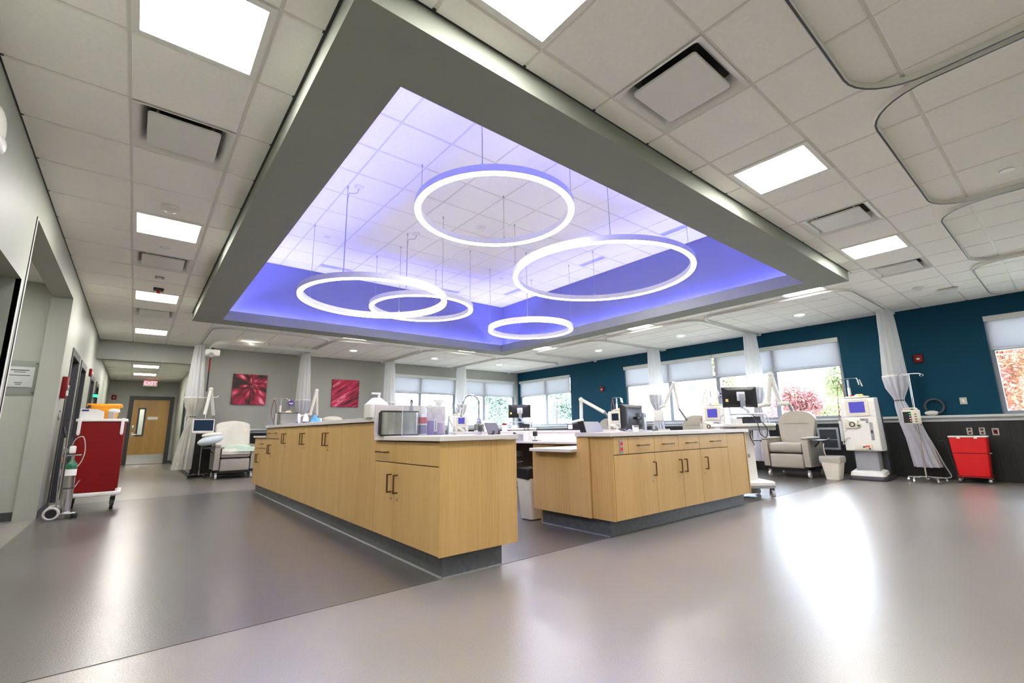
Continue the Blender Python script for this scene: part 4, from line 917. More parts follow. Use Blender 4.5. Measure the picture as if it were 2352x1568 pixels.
# ------------------------------------------------------------------ treatment recliners (front to -y, floor at z=0)
def caster(parent, x, y, r=.05, m='wheel', fork='grey_plastic', name='caster'):
    c = obj(name, G().cyl((x-.018, y, r), (x+.018, y, r), r-.003, 18), 'rubber' if m == 'rubber' else m, parent)
    obj('fork', G().box(x-.025, x-.019, y-.016, y+.016, r, 2*r+.02).box(x+.019, x+.025, y-.016, y+.016, r, 2*r+.02).box(x-.025, x+.025, y-.016, y+.016, 2*r+.004, 2*r+.025), fork, c, False)
    return c
def recliner(label, loc, rz, vm='vinyl'):
    t = thing('recliner', label, 'recliner', loc, rz, group='medical recliners in the treatment bays')
    obj('base', G().rbox(-.33, .33, .06, .78, .115, .20, .01), 'black_plastic', t)
    obj('footrest', G().rbox(-.285, .285, -.02, .07, .17, .43, .028, 3), vm, t)
    obj('seat', G().rbox(-.29, .29, -.03, .62, .45, .63, .05, 3), vm, t)
    def bk(k, yy):
        o = []
        for i in range(25):
            a = PI*i/24; ca = math.cos(a); o.append((.335*k*math.copysign(abs(ca)**.8, ca), .98+.26*k*(math.sin(a)**.8)))
        o += [(-.285*k, .62), (-.26*k, .50), (.26*k, .50), (.285*k, .62)]
        return [(x, yy+(z-.5)*.24, z) for x, z in o]
    obj('backrest', G().loft([bk(.93, .545), bk(.99, .56), bk(1.0, .60), bk(1.0, .68), bk(.97, .705)]), vm, t)
    obj('back_seam', G().rbox(-.235, .235, .655, .668, .985, .995, .003, 1), 'vinyl_dark', t)
    for s in (-1, 1):
        a = obj('armrest', G().prism([(-.01, .20), (.70, .20), (.72, .60), (.66, .69), (.30, .70), (.06, .735), (-.01, .72), (-.045, .64), (-.03, .40)], s*.30, s*.40, 'x'), vm, t)
        obj('arm_pad', G().rbox(s*.35-.058, s*.35+.058, -.05, .60, .685, .735, .022, 3), vm, a)
        obj('side_panel', G().rbox(s*.401-.004, s*.401+.004, .03, .66, .24, .52, .003, 1), 'vinyl_dark', a)
    for s in (-1, 1):
        tr_ = obj('tray', G().rbox(s*.43-.02 if s > 0 else -.60, .60 if s > 0 else -.41, .02, .40, .66, .685, .01), 'dark_plastic', t)
        obj('tray_arm', G().tube([(s*.41, .30, .56), (s*.52, .20, .66)], .012, 8), 'black_plastic', tr_)
    for sx in (-1, 1):
        for sy in (.06, .72): caster(t, sx*.34, sy, .056)
    return t
rec0 = recliner('beige recliner beside the white waste bin, facing the viewer', (9.60, 3.66, .0026), -PI/2)
rec1 = dup(rec0, (9.95, 6.03, .0026), -PI/2, 'grey-beige recliner before the long window, back top only in view')
rec2 = dup(rec0, (9.95, 8.74, .0026), -PI/2, 'recliner under the angled arm on the teal wall, behind the binder')
rec3 = dup(rec0, (1.80, 12.0, 0), 0, 'recliner under a white sheet in the bay with the hanging strap')
rec4 = dup(rec0, (4.12, 12.15, 0), 0, 'recliner behind the raised counter with a white pillow on top')
rec5 = dup(rec0, (9.15, 12.1, 0), 0, 'recliner covered in white before the back corner window')
for r_ in (rec1, rec2, rec4, rec5):
    for o in list(r_.children_recursive):
        if o.name.startswith('tray'): bpy.data.objects.remove(o)
def sheet_over(label, loc):
    t = thing('bed_sheet', label, 'sheet', loc)
    prof = [(-.045, .52), (-.05, .60), (-.03, .645), (.10, .65), (.35, .645), (.50, .652), (.535, .70), (.575, .90), (.62, 1.10), (.66, 1.21), (.70, 1.262), (.75, 1.25), (.775, 1.14), (.79, 1.0)]
    def P(u, v):
        k = v*(len(prof)-1); i = min(int(k), len(prof)-2); f = k-i; y = prof[i][0]*(1-f)+prof[i+1][0]*f; z = prof[i][1]*(1-f)+prof[i+1][1]*f
        hw = .275 if v < .42 else .345; x = (2*u-1)*hw
        if v > .6: z -= .085*abs(2*u-1)**3
        return (x, y-.010-.006*math.sin(9*u+4*v), z+.004*math.sin(14*u+9*v))
    o = obj('cloth', G().grid(P, 28, 40), 'sheet', t); m_ = o.modifiers.new('thick', 'SOLIDIFY'); m_.thickness = .004; m_.offset = 1
    return t
sheet_over('white sheet draped over the recliner back and seat below the first artwork', (1.80, 12.0, .0))
sheet_over('white sheet draped over the recliner in the back corner bay', (9.15, 12.1, .0))
t = thing('blanket', 'pale mint blanket crumpled on the draped recliner seat', 'blanket', (1.83, 12.0, .665))
o = obj('cloth', G().grid(lambda u, v: (-.27+.62*u, -.09+.55*v+.03*math.sin(7*u), .012+.05*math.sin(PI*u)*math.sin(PI*v)+.02*math.sin(11*u+3)*math.sin(9*v)-(.09 if v < .08 else 0)), 30, 24), 'mint', t)
o.modifiers.new('thick', 'SOLIDIFY').thickness = .006
t = thing('pillow', 'pale blue pillow propped on the draped recliner arm', 'pillow', (1.33, 12.05, .755), .2)
obj('cushion', G().ell((0, 0, .09), .25, .18, .10, 24, 14).xf(Matrix.Rotation(-.28, 4, 'Y')), 'pale_blue', t); obj('fold', G().ell((.02, .02, .20), .20, .13, .045, 20, 10).xf(Matrix.Rotation(-.1, 4, 'Y')), 'sheet', t)
t = thing('pillow', 'white rounded pillow on top of the recliner behind the raised counter', 'pillow', (4.12, 12.80, 1.235))
obj('cushion', G().ell((0, 0, .075), .27, .10, .085, 24, 14), 'sheet', t); obj('seam', G().tube([(.265*math.cos(a), .1*math.sin(a)*.98, .075) for a in [2*PI*i/32 for i in range(32)]], .004, 6, closed=True), 'sheet', t)

# ------------------------------------------------------------------ dialysis machines (front to -y)
def machine(label, loc, rz, screen='screen_blue'):
    t = thing('dialysis_machine', label, 'dialysis machine', loc, rz, group='dialysis machines')
    def side(pr, w, k=1): return G().prism(pr, -w, w, 'x')
    obj('base_skirt', G().loft([[(p[0], p[1], z) for p in roundrect(-.27+e, .27-e, -.04+e, .69-e, .05)] for e, z in ((0, .005), (0, .055), (.01, .07))]), 'dark_plastic', t)
    obj('base_cover', G().loft([[(p[0], p[1], z+(.03 if p[1] > .1 else 0)) for p in roundrect(-.25+e, .25-e, -.03+e, .34-e, .05)] for e, z in ((0, .07), (.01, .13), (.05, .15))]), 'white_plastic', t)
    obj('neck', G().rbox(-.17, .17, .10, .36, .12, .50, .02), 'grey_plastic', t)
    obj('body', G().bm(bevel_prism([(0, .50), (0, 1.355), (.03, 1.405), (.24, 1.42), (.36, .55), (.33, .49), (.03, .49)], .26, .022)), 'white_plastic', t)
    obj('rear_column', G().bm(bevel_prism([(.247, 1.41), (.34, 1.40), (.66, .06), (.37, .06), (.37, .50)], .252, .01)), 'dark_plastic', t)
    bz = obj('screen_bezel', G().bm(bevel_prism_y(roundrect(-.17, .17, 1.10, 1.385, .02), -.012, .004)), 'cream', t)
    obj('screen', G().box(-.115, .115, -.0135, -.0122, 1.155, 1.345), screen, bz, False)
    obj('panel_groove', G().box(-.25, .25, -.0015, 0.0, 1.083, 1.088), 'grey_plastic', t, False)
    pm_ = obj('pump_module', G().rbox(-.22, -.02, -.035, .0, .885, 1.03, .012), 'cream', t)
    obj('pump_rotor', G().lathe((-.10, -.036, .955), [(.03, -.012), (.045, -.012), (.045, 0), (.03, 0), (.03, -.012)], 20, 'y'), 'dark_plastic', pm_)
    obj('pump_handle', G().rbox(-.03, .02, -.05, -.02, .93, .945, .004), 'dark_plastic', pm_)
    obj('clamp', G().rbox(.02, .09, -.025, 0, 1.03, 1.055, .005), 'grey_plastic', t); obj('clamp', G().rbox(.10, .13, -.02, 0, .98, 1.05, .005), 'grey_plastic', t)
    ch_ = obj('tube_channel', G().rbox(.14, .185, -.006, 0, .68, .98, .004), 'grey_plastic', t); obj('reader', G().rbox(.147, .178, -.012, -.006, .80, .85, .003), 'dark_plastic', ch_)
    tp = obj('connector_tray', G().rbox(-.12, .14, -.02, 0, .515, .61, .01), 'cream', t)
    for x, z, m in ((.02, .565, 'ink'), (.055, .575, 'red_bin'), (.09, .575, 'red_bin'), (.03, .53, 'yellow'), (.10, .535, 'dark_plastic')): obj('connector', G().cyl((x, -.035, z), (x, -.02, z), .014, 12), m, tp)
    fd = obj('filter', G().cyl((-.275, -.03, .70), (-.275, -.03, .98), .026, 14).cyl((-.275, -.03, .98), (-.275, -.03, 1.02), .03, 14).cyl((-.275, -.03, .66), (-.275, -.03, .70), .03, 14), 'bag', t)
    obj('filter_clip', G().rbox(-.30, -.22, -.02, .01, .83, .86, .005), 'white_plastic', fd)
    obj('line', G().tube([(-.275, -.03, 1.02), (-.25, -.07, 1.06), (-.15, -.06, 1.02), (-.12, -.05, .96)], .006, 6), 'tube_clear', t)
    obj('line', G().tube([(-.275, -.03, .66), (-.26, -.06, .60), (-.22, -.03, .70), (-.16, -.022, .72)], .006, 6), 'tube_clear', t)
    cl = obj('top_clutter', G().ell((-.02, .13, 1.435), .20, .07, .025, 16, 8), 'sheet', t)
    for x, y, m, r in ((.05, .12, 'yellow', .035), (-.08, .10, 'red_bin', .02), (.0, .16, 'white_plastic', .04)): obj('pack', G().ell((x, y, 1.462), r*1.3, r, r*.7, 12, 8), m, cl)
    ms = obj('mast', G().cyl((-.15, .28, 1.35), (-.15, .28, 1.77), .016, 12), 'alu', t)
    obj('mast_sleeve', G().cyl((-.15, .28, 1.40), (-.15, .28, 1.62), .024, 12), 'white_plastic', ms)
    obj('hook_bar', G().tube([(-.30, .28, 1.76), (-.28, .28, 1.785), (-.15, .28, 1.79), (-.02, .28, 1.785), (.0, .28, 1.76)], .007, 8), 'chrome', ms)
    obj('hanger', G().cyl((-.0, .28, 1.76), (.015, .28, 1.66), .010, 8).cyl((.03, .28, 1.76), (.06, .28, 1.63), .010, 8), 'chrome', ms)
    obj('blood_line', G().tube([(-.29, .28, 1.76), (-.33, .27, 1.6), (-.34, .25, 1.4), (-.31, .1, 1.2), (-.28, -.02, 1.03)], .006, 6), 'tube_red', t)
    obj('blood_line', G().tube([(-.29, .28, 1.76), (-.25, .27, 1.6), (-.24, .27, 1.45), (-.29, .2, 1.3), (-.30, .0, 1.1)], .006, 6), 'tube_red', t)
    return t
def bevel_prism(pr, w, b):
    """profile in (y, z) extruded over x -w..w with rounded edges"""
    g = G().prism(pr, -w, w, 'x'); bm = bmesh.new(); vs = [bm.verts.new(p) for p in g.v]; [bm.faces.new([vs[i] for i in f]) for f in g.f]
    bmesh.ops.recalc_face_normals(bm, faces=bm.faces); bmesh.ops.bevel(bm, geom=bm.edges[:], offset=b, segments=3, profile=.6, affect='EDGES', clamp_overlap=True); return bm
def bevel_prism_y(pr, y0, y1, b=.004):
    g = G().prism(pr, y0, y1, 'y'); bm = bmesh.new(); vs = [bm.verts.new(p) for p in g.v]; [bm.faces.new([vs[i] for i in f]) for f in g.f]; return bm
mc0 = machine('white dialysis machine beside the white waste bin', (9.95, 2.53, .0026), -PI/2)
dup(mc0, (10.1, 5.28, .0026), -PI/2, 'white dialysis machine behind the short island, left of the large monitor')
mc2 = dup(mc0, (10.1, 8.02, .0026), -PI/2, 'white dialysis machine half hidden by the black island monitor')
dup(mc0, (7.62, 11.85, 0), 0, 'white dialysis machine before the back windows, behind the sink faucet')
dup(mc0, (2.80, 11.8, 0), 0, 'dialysis machine behind the raised counter between the two artworks, by the glove pile')
dup(mc0, (5.10, 11.8, 0), 0, 'dialysis machine behind the white pump jug')
for o in mc2.children_recursive:
    if o.name.startswith('screen') and not o.name.startswith('screen_bezel'):
        o.data = o.data.copy(); o.data.materials[0] = MATS['screen_dim']
t = thing('name_tag', 'purple oval tag on a white flag over the middle bay machine', 'tag', (10.2, 5.08, 1.47))
obj('tag_stem', G().cyl((0, 0, 0), (0, 0, .17), .006, 8), 'grey_plastic', t); obj('tag_plate', G().lathe((-.004, 0, .175), [(0, .006), (.058, .006), (.058, 0), (0, 0)], 24, 'x'), 'purple', t); obj('tag_mark', G().box(-.0062, -.0045, -.035, .035, .166, .184), 'label_white', t, False)
t = thing('name_tag', 'purple oval tag above the raised counter machine', 'tag', (2.86, 11.98, 1.49))
obj('tag_stem', G().cyl((0, 0, 0), (0, 0, .17), .006, 8), 'grey_plastic', t); obj('tag_plate', G().lathe((0, -.004, .175), [(0, .006), (.075, .006), (.075, 0), (0, 0)], 24, 'y'), 'purple', t); obj('tag_mark', G().box(-.045, .045, -.0062, -.0045, .164, .186), 'label_white', t, False)

# ------------------------------------------------------------------ workstation carts (screen to +y)
def wow(label, loc, rz):
    t = thing('workstation_cart', label, 'workstation cart', loc, rz, group='white computer workstation carts')
    bs_ = obj('base', G().loft([[(p[0], p[1], z) for p in roundrect(-.26+e, .26-e, -.24+e, .24-e, .05)] for e, z in ((.02, .125), (0, .14), (0, .20), (.02, .215))]), 'white_plastic', t)
    obj('battery', G().cyl((0, 0, .05), (0, 0, .125), .12, 20), 'grey_plastic', bs_)
    obj('base_band', G().loft([[(p[0], p[1], z) for p in roundrect(-.261, .261, -.241, .241, .05)] for z in (.13, .165)], cap=False), 'grey_plastic', bs_)
    for sx in (-1, 1):
        for sy in (-1, 1): caster(t, sx*.215, sy*.19, .05, 'wheel', 'dark_plastic')
    cl = obj('column', G().loft([[(x*w, y, z) for x, y in roundrect(-1, 1, -.06, .06, .04, 3)] for w, z in ((.115, .21), (.095, .92))]), 'white_plastic', t)
    obj('badge', G().box(-.03, .03, -.063, -.061, .52, .57), 'grey_plastic', cl, False)
    tb = obj('table_top', G().loft([[(p[0], p[1], z) for p in roundrect(-.36+e, .36-e, -.24+e, .24-e, .04)] for e, z in ((.01, .945), (0, .955), (0, .985), (.008, .99))]), 'white_plastic', t)
    obj('drawer', G().rbox(-.20, .35, -.22, .20, .895, .944, .006), 'grey_plastic', tb)
    obj('bridge_frame', G().tube([(-.25, -.20, .99), (-.235, -.18, 1.09), (-.20, -.17, 1.115), (.22, -.17, 1.115), (.26, -.18, 1.09), (.28, -.20, .99)], .011, 8), 'alu', t)
    obj('bridge_shelf', G().rbox(-.18, .23, -.17, .12, 1.118, 1.132, .005), 'white_plastic', t)
    obj('bridge_leg', G().tube([(-.25, .16, .99), (-.235, .15, 1.09), (-.20, .12, 1.12)], .011, 8), 'alu', t); obj('bridge_leg', G().tube([(.28, .16, .99), (.26, .15, 1.09), (.22, .12, 1.12)], .011, 8), 'alu', t)
    s = monitor(t, .50, .29, 1.365, .0)
    obj('sticker', G().box(-.215, -.15, -.0262, -.0252, 1.30, 1.34), 'yellow', s, False)
    obj('mount_plate', G().rbox(-.055, .065, -.045, -.030, 1.31, 1.44, .012), 'white_plastic', s)
    obj('monitor_arm', G().rbox(-.025, .045, -.075, -.045, 1.20, 1.41, .008).tube([(.01, -.06, 1.22), (.05, -.10, 1.17), (.06, -.10, 1.13)], .022, 10), 'alu', t)
    obj('equipment', G().rbox(-.02, .22, -.10, .12, .991, 1.085, .006), 'dark_plastic', t); obj('equipment', G().rbox(-.20, -.05, -.12, .08, .991, 1.06, .006), 'white_plastic', t)
    obj('cable', G().tube([(.05, -.11, 1.13), (.09, -.24, 1.0), (.10, -.27, .85), (.17, -.28, .80), (.20, -.27, .92), (.14, -.22, 1.03), (.06, -.14, 1.12)], .006, 6), 'black_plastic', t)
    obj('cable', G().tube([(.0, -.20, .90), (.01, -.17, .80), (.06, -.14, .72), (.09, -.09, .69)], .006, 6), 'black_plastic', t)
    return t
w0 = wow('white workstation cart with big black monitor at the end of the short island', (6.74, 3.10, .0026), -.68)
dup(w0, (6.74, 8.05, .0026), -.68, 'white workstation cart with smaller-looking monitor before the corner windows')

# ------------------------------------------------------------------ curtains (bunched, net top, tied drape)
def curtain(label, cx, cy, ang, dm='drape', lean=(0, 0), ztie=1.36, zb=.22, znet=1.79, wide=1.0):
    t = thing('cubicle_curtain', label, 'curtain', (cx, cy, 0), ang, group='tied-back cubicle curtains')
    def ring(z, a, b, ox, oy, n=72, amp=.10, k=11):
        o = []
        for i in range(n):
            th = 2*PI*i/n; r = 1+amp*math.sin(k*th+z*1.3)+.05*math.sin(5*th+z*3)
            o.append((ox+a*r*math.cos(th), oy+b*r*math.sin(th), z))
        return o
    net = [(ZC-.05, .22*wide, .10, .08), (2.8, .215*wide, .115, .08), (2.4, .215*wide, .135, .07), (2.0, .22*wide, .155, .06), (znet, .225*wide, .17, .05)]
    obj('net_top', G().loft([ring(z, a, b, 0, 0, amp=am) for z, a, b, am in net], cap=False), 'net', t)
    dr = [(znet, .23*wide, .175, .04, 0), (znet-.03, .23*wide, .175, .06, 0), (znet-.2, .185*wide, .145, .14, 0), (ztie+.06, .085, .075, .2, 0), (ztie, .065, .06, .2, 0), (ztie-.08, .085, .075, .2, .05), (ztie-.4, .135, .115, .2, .35), (.7, .16, .135, .2, .65), (zb, .19, .16, .22, 1.0)]
    obj('drape', G().loft([ring(z, a, b, lean[0]*q, lean[1]*q, amp=am) for z, a, b, am, q in dr], cap=False), dm, t)
    obj('tie_band', G().loft([[(.075*math.cos(2*PI*i/24), .07*math.sin(2*PI*i/24), z) for i in range(24)] for z in (ztie-.012, ztie+.012)], cap=False), 'dark_plastic', t)
    hg = G().loft([ring(z, .232*wide, .178, 0, 0, amp=.03) for z in (znet-.012, znet+.018)], cap=False); obj('hem_band', hg, 'label_white', t)
    for i in range(6): obj('hook', G().cyl((-.2*wide+.08*wide*i, 0, ZC-.06), (-.2*wide+.08*wide*i, 0, ZC-.045), .008, 8), 'white_plastic', t)
    return t
curtain('net-topped curtain tied back beside the IV pole on the teal wall', 10.55, 2.04, 0, lean=(.10, -.22))
curtain('net-topped curtain gathered behind the cart monitor', 10.62, 4.50, 0)
curtain('net-topped curtain tied before the left part of the long window', 10.52, 6.96, 0)
curtain('net-topped curtain tied back at the hallway corner', .98, 12.72, PI/2, 'drape_warm', lean=(-.05, .10), wide=.8)
curtain('net-topped curtain tied back between the two artworks', 3.30, 12.68, PI/2)
curtain('net-topped curtain hanging beside the back wall window and second artwork', 5.68, 12.72, PI/2)
curtain('net-topped curtain hanging between the two back wall windows', 8.16, 12.72, PI/2)

# ------------------------------------------------------------------ hinged TV arms
def tv_arm(label, pts, rad=.032, post=None, tv=None):
    t = thing('tv_arm', label, 'mounting arm', group='pale hinged television arms')
    for a, b in zip(pts, pts[1:]):
        obj('arm_link', G().tube([a, b], rad, 10), 'white_paint', t)
    for p in pts[1:-1]: obj('hinge', G().ell(p, rad*1.35, rad*1.35, rad*1.35, 14, 10), 'white_paint', t)
    if post: obj('post', G().cyl(pts[-1], post, rad*.75, 12), 'grey_plastic', t); obj('wall_bracket', G().rbox(min(post[0], post[0])-.06, post[0]+.06, post[1]-.06, post[1]+.06, post[2]-.08, post[2], .01), 'grey_plastic', t)
    if tv:
        (x, y, z), (w, h), ax, m = tv
        if ax == 'y':
            b = obj('tv_body', G().bm(bevel_prism_y(roundrect(-w/2, w/2, -h/2, h/2, .02), -.02, .02)).xf(Matrix.Translation((x, y, z))), 'white_paint', t)
            obj('screen', G().box(x-w/2+.02, x+w/2-.02, y-.0215, y-.0202, z-h/2+.045, z+h/2-.02), 'screen_dim', b, False)
        else:
            obj('tv_body', G().rbox(x-.025, x+.025, y-w/2, y+w/2, z-h/2, z+h/2, .02, 3), 'white_paint', t)
    return t
tv_arm('pale hinged arm with small screen at the hallway curtain', [(1.17, 12.30, 1.40), (1.25, 12.40, 1.97), (1.37, 12.62, 1.40)], .034, post=(1.42, 12.85, 1.1), tv=((1.17, 12.28, 1.15), (.40, .30), 'y', 0))
tv_arm('pale hinged arm between the two artworks', [(3.24, 12.5, 1.38), (3.43, 12.4, 1.43), (3.55, 12.4, 2.03), (3.62, 12.5, 1.40)], .036, post=(3.66, 12.8, 1.05))
tv_arm('pale hinged arm over the recliner on the teal wall between windows', [(10.1, 9.60, 1.15), (10.1, 9.26, 1.20), (10.1, 9.24, 1.80), (10.15, 8.43, 1.39)], .050, post=(10.6, 8.43, 1.05))
tv_arm('pale hinged arm with small white television by the tied curtain at the long window', [(10.1, 6.62, 1.44), (10.1, 6.50, 1.48), (10.15, 6.22, 2.02), (10.3, 6.22, 1.40)], .036, post=(10.75, 6.25, 1.05), tv=((10.1, 6.66, 1.24), (.25, .27), 'x', 0))
tv_arm('pale hinged arm rising behind the beige recliner', [(10.15, 4.30, 1.36), (10.15, 4.09, 1.40), (10.15, 3.98, 2.0), (10.3, 3.92, 1.40), (10.4, 3.80, 1.40)], .044, post=(10.75, 3.80, 1.05))

# ------------------------------------------------------------------ items along the teal wall
t = thing('waste_bin', 'small white waste bin with clear liner beside the dialysis machine', 'bin', (9.80, 2.98, .0026), 0)
obj('bin', bin_tapered(G(), .105, .105, .15, .165, .0, .385, .006), 'cream', t)
obj('liner', G().loft([[(x*(1+.02*math.sin(9*i)), y*(1+.02*math.cos(7*i)), z+.012*math.sin(5*i+1)) for i, (x, y) in enumerate(roundrect(-w, w, -d, d, .03))] for w, d, z in ((.146, .160, .285), (.156, .171, .33), (.155, .170, .393), (.142, .157, .38), (.10, .10, .2))], cap=False), 'bag', t)
t = thing('iv_pole', 'steel IV pole with infusion pump before the tied curtain', 'iv pole', (10.22, 1.80, 0), -1.35)
obj('pole', G().cyl((0, 0, .05), (0, 0, 1.78), .013, 14), 'chrome', t)
obj('hook_bar', G().tube([(-.16, .02, 1.76), (-.14, .015, 1.785), (0, 0, 1.79), (.14, -.015, 1.785), (.16, -.02, 1.76)], .008, 8), 'chrome', t); obj('hook_loop', G().tube([(.165+.022*math.cos(a), -.02, 1.755+.022*math.sin(a)) for a in [2*PI*i/14 for i in range(14)]], .005, 6, closed=True), 'chrome', t)
for k in range(5):
    a = 2*PI*k/5+.2; e = (.25*math.cos(a), .25*math.sin(a))
    lg = obj('leg', G().tube([(0, 0, .085), (e[0], e[1], .075)], .014, 8), 'chrome', t); obj('caster', G().cyl((e[0]-.012, e[1], .032), (e[0]+.012, e[1], .032), .03, 14).cyl((e[0], e[1], .03), (e[0], e[1], .08), .008, 6), 'chrome', lg)
pu = obj('infusion_pump', G().rbox(-.17, .06, -.12, -.01, .95, 1.18, .012), 'cream', t)
obj('pump_display', G().box(-.165, -.06, -.1225, -.1203, .965, 1.15), 'black_plastic', pu, False); obj('carry_handle', G().tube([(-.13, -.06, 1.175), (-.13, -.06, 1.205), (.02, -.06, 1.205), (.02, -.06, 1.175)], .01, 8), 'cream', pu)
for k in range(4): obj('readout', G().box(-.085, -.068, -.1240, -.1226, 1.11-.04*k, 1.125-.04*k), ['green_dim', 'label_white', 'exit_red', 'yellow'][k], pu, False)
for k in range(4): obj('button', G().box(-.02, .01, -.1222, -.1202, 1.10-.04*k, 1.115-.04*k), 'bronze', pu, False)
obj('power_cord', G().tube([(.05, -.05, .97), (.09, -.06, .8), (.17, -.07, .55), (.24, -.08, .3), (.30, -.07, .12), (.24, -.05, .085)], .008, 6), 'grey_plastic', t)
t = thing('cuff_monitor', 'white sensor with a black hoop resting on the sill by the IV pole', 'monitor', (10.955, 1.70, 1.0855))
obj('body', G().ell((0, 0, .045), .05, .10, .045, 18, 10), 'white_plastic', t); obj('hoop', G().loft([[(w, -.05+r*math.cos(a), .16+r*math.sin(a)) for a in [2*PI*i/36 for i in range(36)]] for w, r in ((-.025, .112), (-.025, .14), (.025, .14), (.025, .112), (-.025, .112))], cap=False), 'dark_plastic', t)
t = thing('sharps_bin', 'bright red sharps bin with white lid on a wheeled dolly', 'sharps bin', (10.62, 1.26, 0))
obj('bin', G().loft([[(p[0], p[1], z) for p in roundrect(-d, d, -w, w, .02)] for d, w, z in ((.12, .185, .115), (.145, .21, .47), (.15, .22, .72))]), 'red_bin', t)
obj('band', G().loft([[(p[0], p[1], z) for p in roundrect(-.149, .149, -.214, .214, .02)] for z in (.465, .477)], cap=False), 'red_dark', t)
ld = obj('lid', G().rbox(-.157, .157, -.228, .228, .72, .742, .006), 'white_plastic', t)
for s in (-.10, .10): obj('lid_latch', G().rbox(-.162, -.152, s-.02, s+.02, .70, .725, .003), 'white_plastic', ld)
obj('dolly', G().rbox(-.15, .15, -.20, .20, .085, .112, .006), 'red_dark', t)
for sx in (-.125, .125):
    for sy in (-.175, .175): caster(t, sx, sy, .034, 'rubber', 'steel')
obj('push_handle', G().tube([(.0, .205, .11), (.0, .26, .45), (-.0, .29, .65), (-.0, .36, .655)], .007, 8), 'dark_plastic', t); obj('strap_pin', G().cyl((0, -.24, .47), (0, -.205, .47), .008, 8), 'chrome', t)
t = thing('wall_supply_box', 'grey framed dialysis supply box set in the dark wainscot', 'wall box', (XR-.022, 3.35, .68))
obj('frame', holed('x', -.02, 0, -.19, .19, -.22, .22, [(-.15, .15, -.18, .18)]), 'alu', t, False); obj('recess', G().box(-.006, 0, -.15, .15, -.18, .18), 'dark_plastic', t, False)
obj('divider', G().box(-.016, -.006, -.15, .15, -.03, -.015), 'alu', t, False); obj('valve', G().cyl((-.03, .0, .0), (-.006, .0, .0), .02, 12), 'chrome', t); obj('hose', G().tube([(-.02, .10, -.10), (-.06, .10, -.2), (-.05, .08, -.4), (-.04, .06, -.6)], .012, 8), 'cream', t)
def plate(label, x, y, z, ax, m='steel', parts=None, w=.075, h=.12, name='switch_plate', cat='switch'):
    t = thing(name, label, cat, (x, y, z), {'x': 0, 'y': PI/2, 'X': PI}[ax])      # ax x: looks to -x
    obj('cover', G().rbox(-.008, 0, -w/2, w/2, -h/2, h/2, .003, 1), m, t)
    for (dy, dz, ww, hh, mm) in parts or []: obj('insert', G().rbox(-.0105, -.0075, dy-ww/2, dy+ww/2, dz-hh/2, dz+hh/2, .001, 1), mm, t)
plate('steel switch plate on the bare teal wall', XR, 1.275, 1.322, 'x', 'steel', [(0, 0, .03, .06, 'cream')], .095, .12)
plate('outlet with two red sockets on the dark wainscot, nearer the IV pole', XR-.022, 1.27, .81, 'x', 'steel', [(0, .028, .034, .032, 'red_dark'), (0, -.028, .034, .032, 'red_dark')], name='wall_outlet', cat='outlet')
plate('outlet with two red sockets on the dark wainscot, middle of three', XR-.022, 1.12, .81, 'x', 'steel', [(0, .028, .034, .032, 'red_dark'), (0, -.028, .034, .032, 'red_dark')], name='wall_outlet', cat='outlet')
plate('outlet with one dark socket on the dark wainscot, under the window', XR-.022, .965, .80, 'x', 'steel', [(0, .0, .05, .07, 'red_dark'), (0, 0, .02, .03, 'white_plastic')], .085, .12, name='wall_outlet', cat='outlet')
def strobe(label, x, y, z, rz):
    t = thing('fire_strobe', label, 'fire alarm', (x, y, z), rz)
    obj('housing', G().rbox(-.045, 0, -.065, .065, -.075, .075, .012), 'red_dark', t); obj('lens', G().ell((-.045, 0, -.01), .016, .03, .018, 14, 8), 'white_plastic', t)
strobe('red fire strobe on the teal wall near the tied curtain', XR, 1.754, 2.12, 0)
strobe('red fire strobe on the teal wall between the windows', XR, 9.177, 2.14, 0)
strobe('red fire strobe high on the side wall between dark doors', XL, 12.05, 2.18, PI)
strobe('red fire strobe on the hallway end wall beside the maple door', -.66, HYE, 2.24, PI/2)
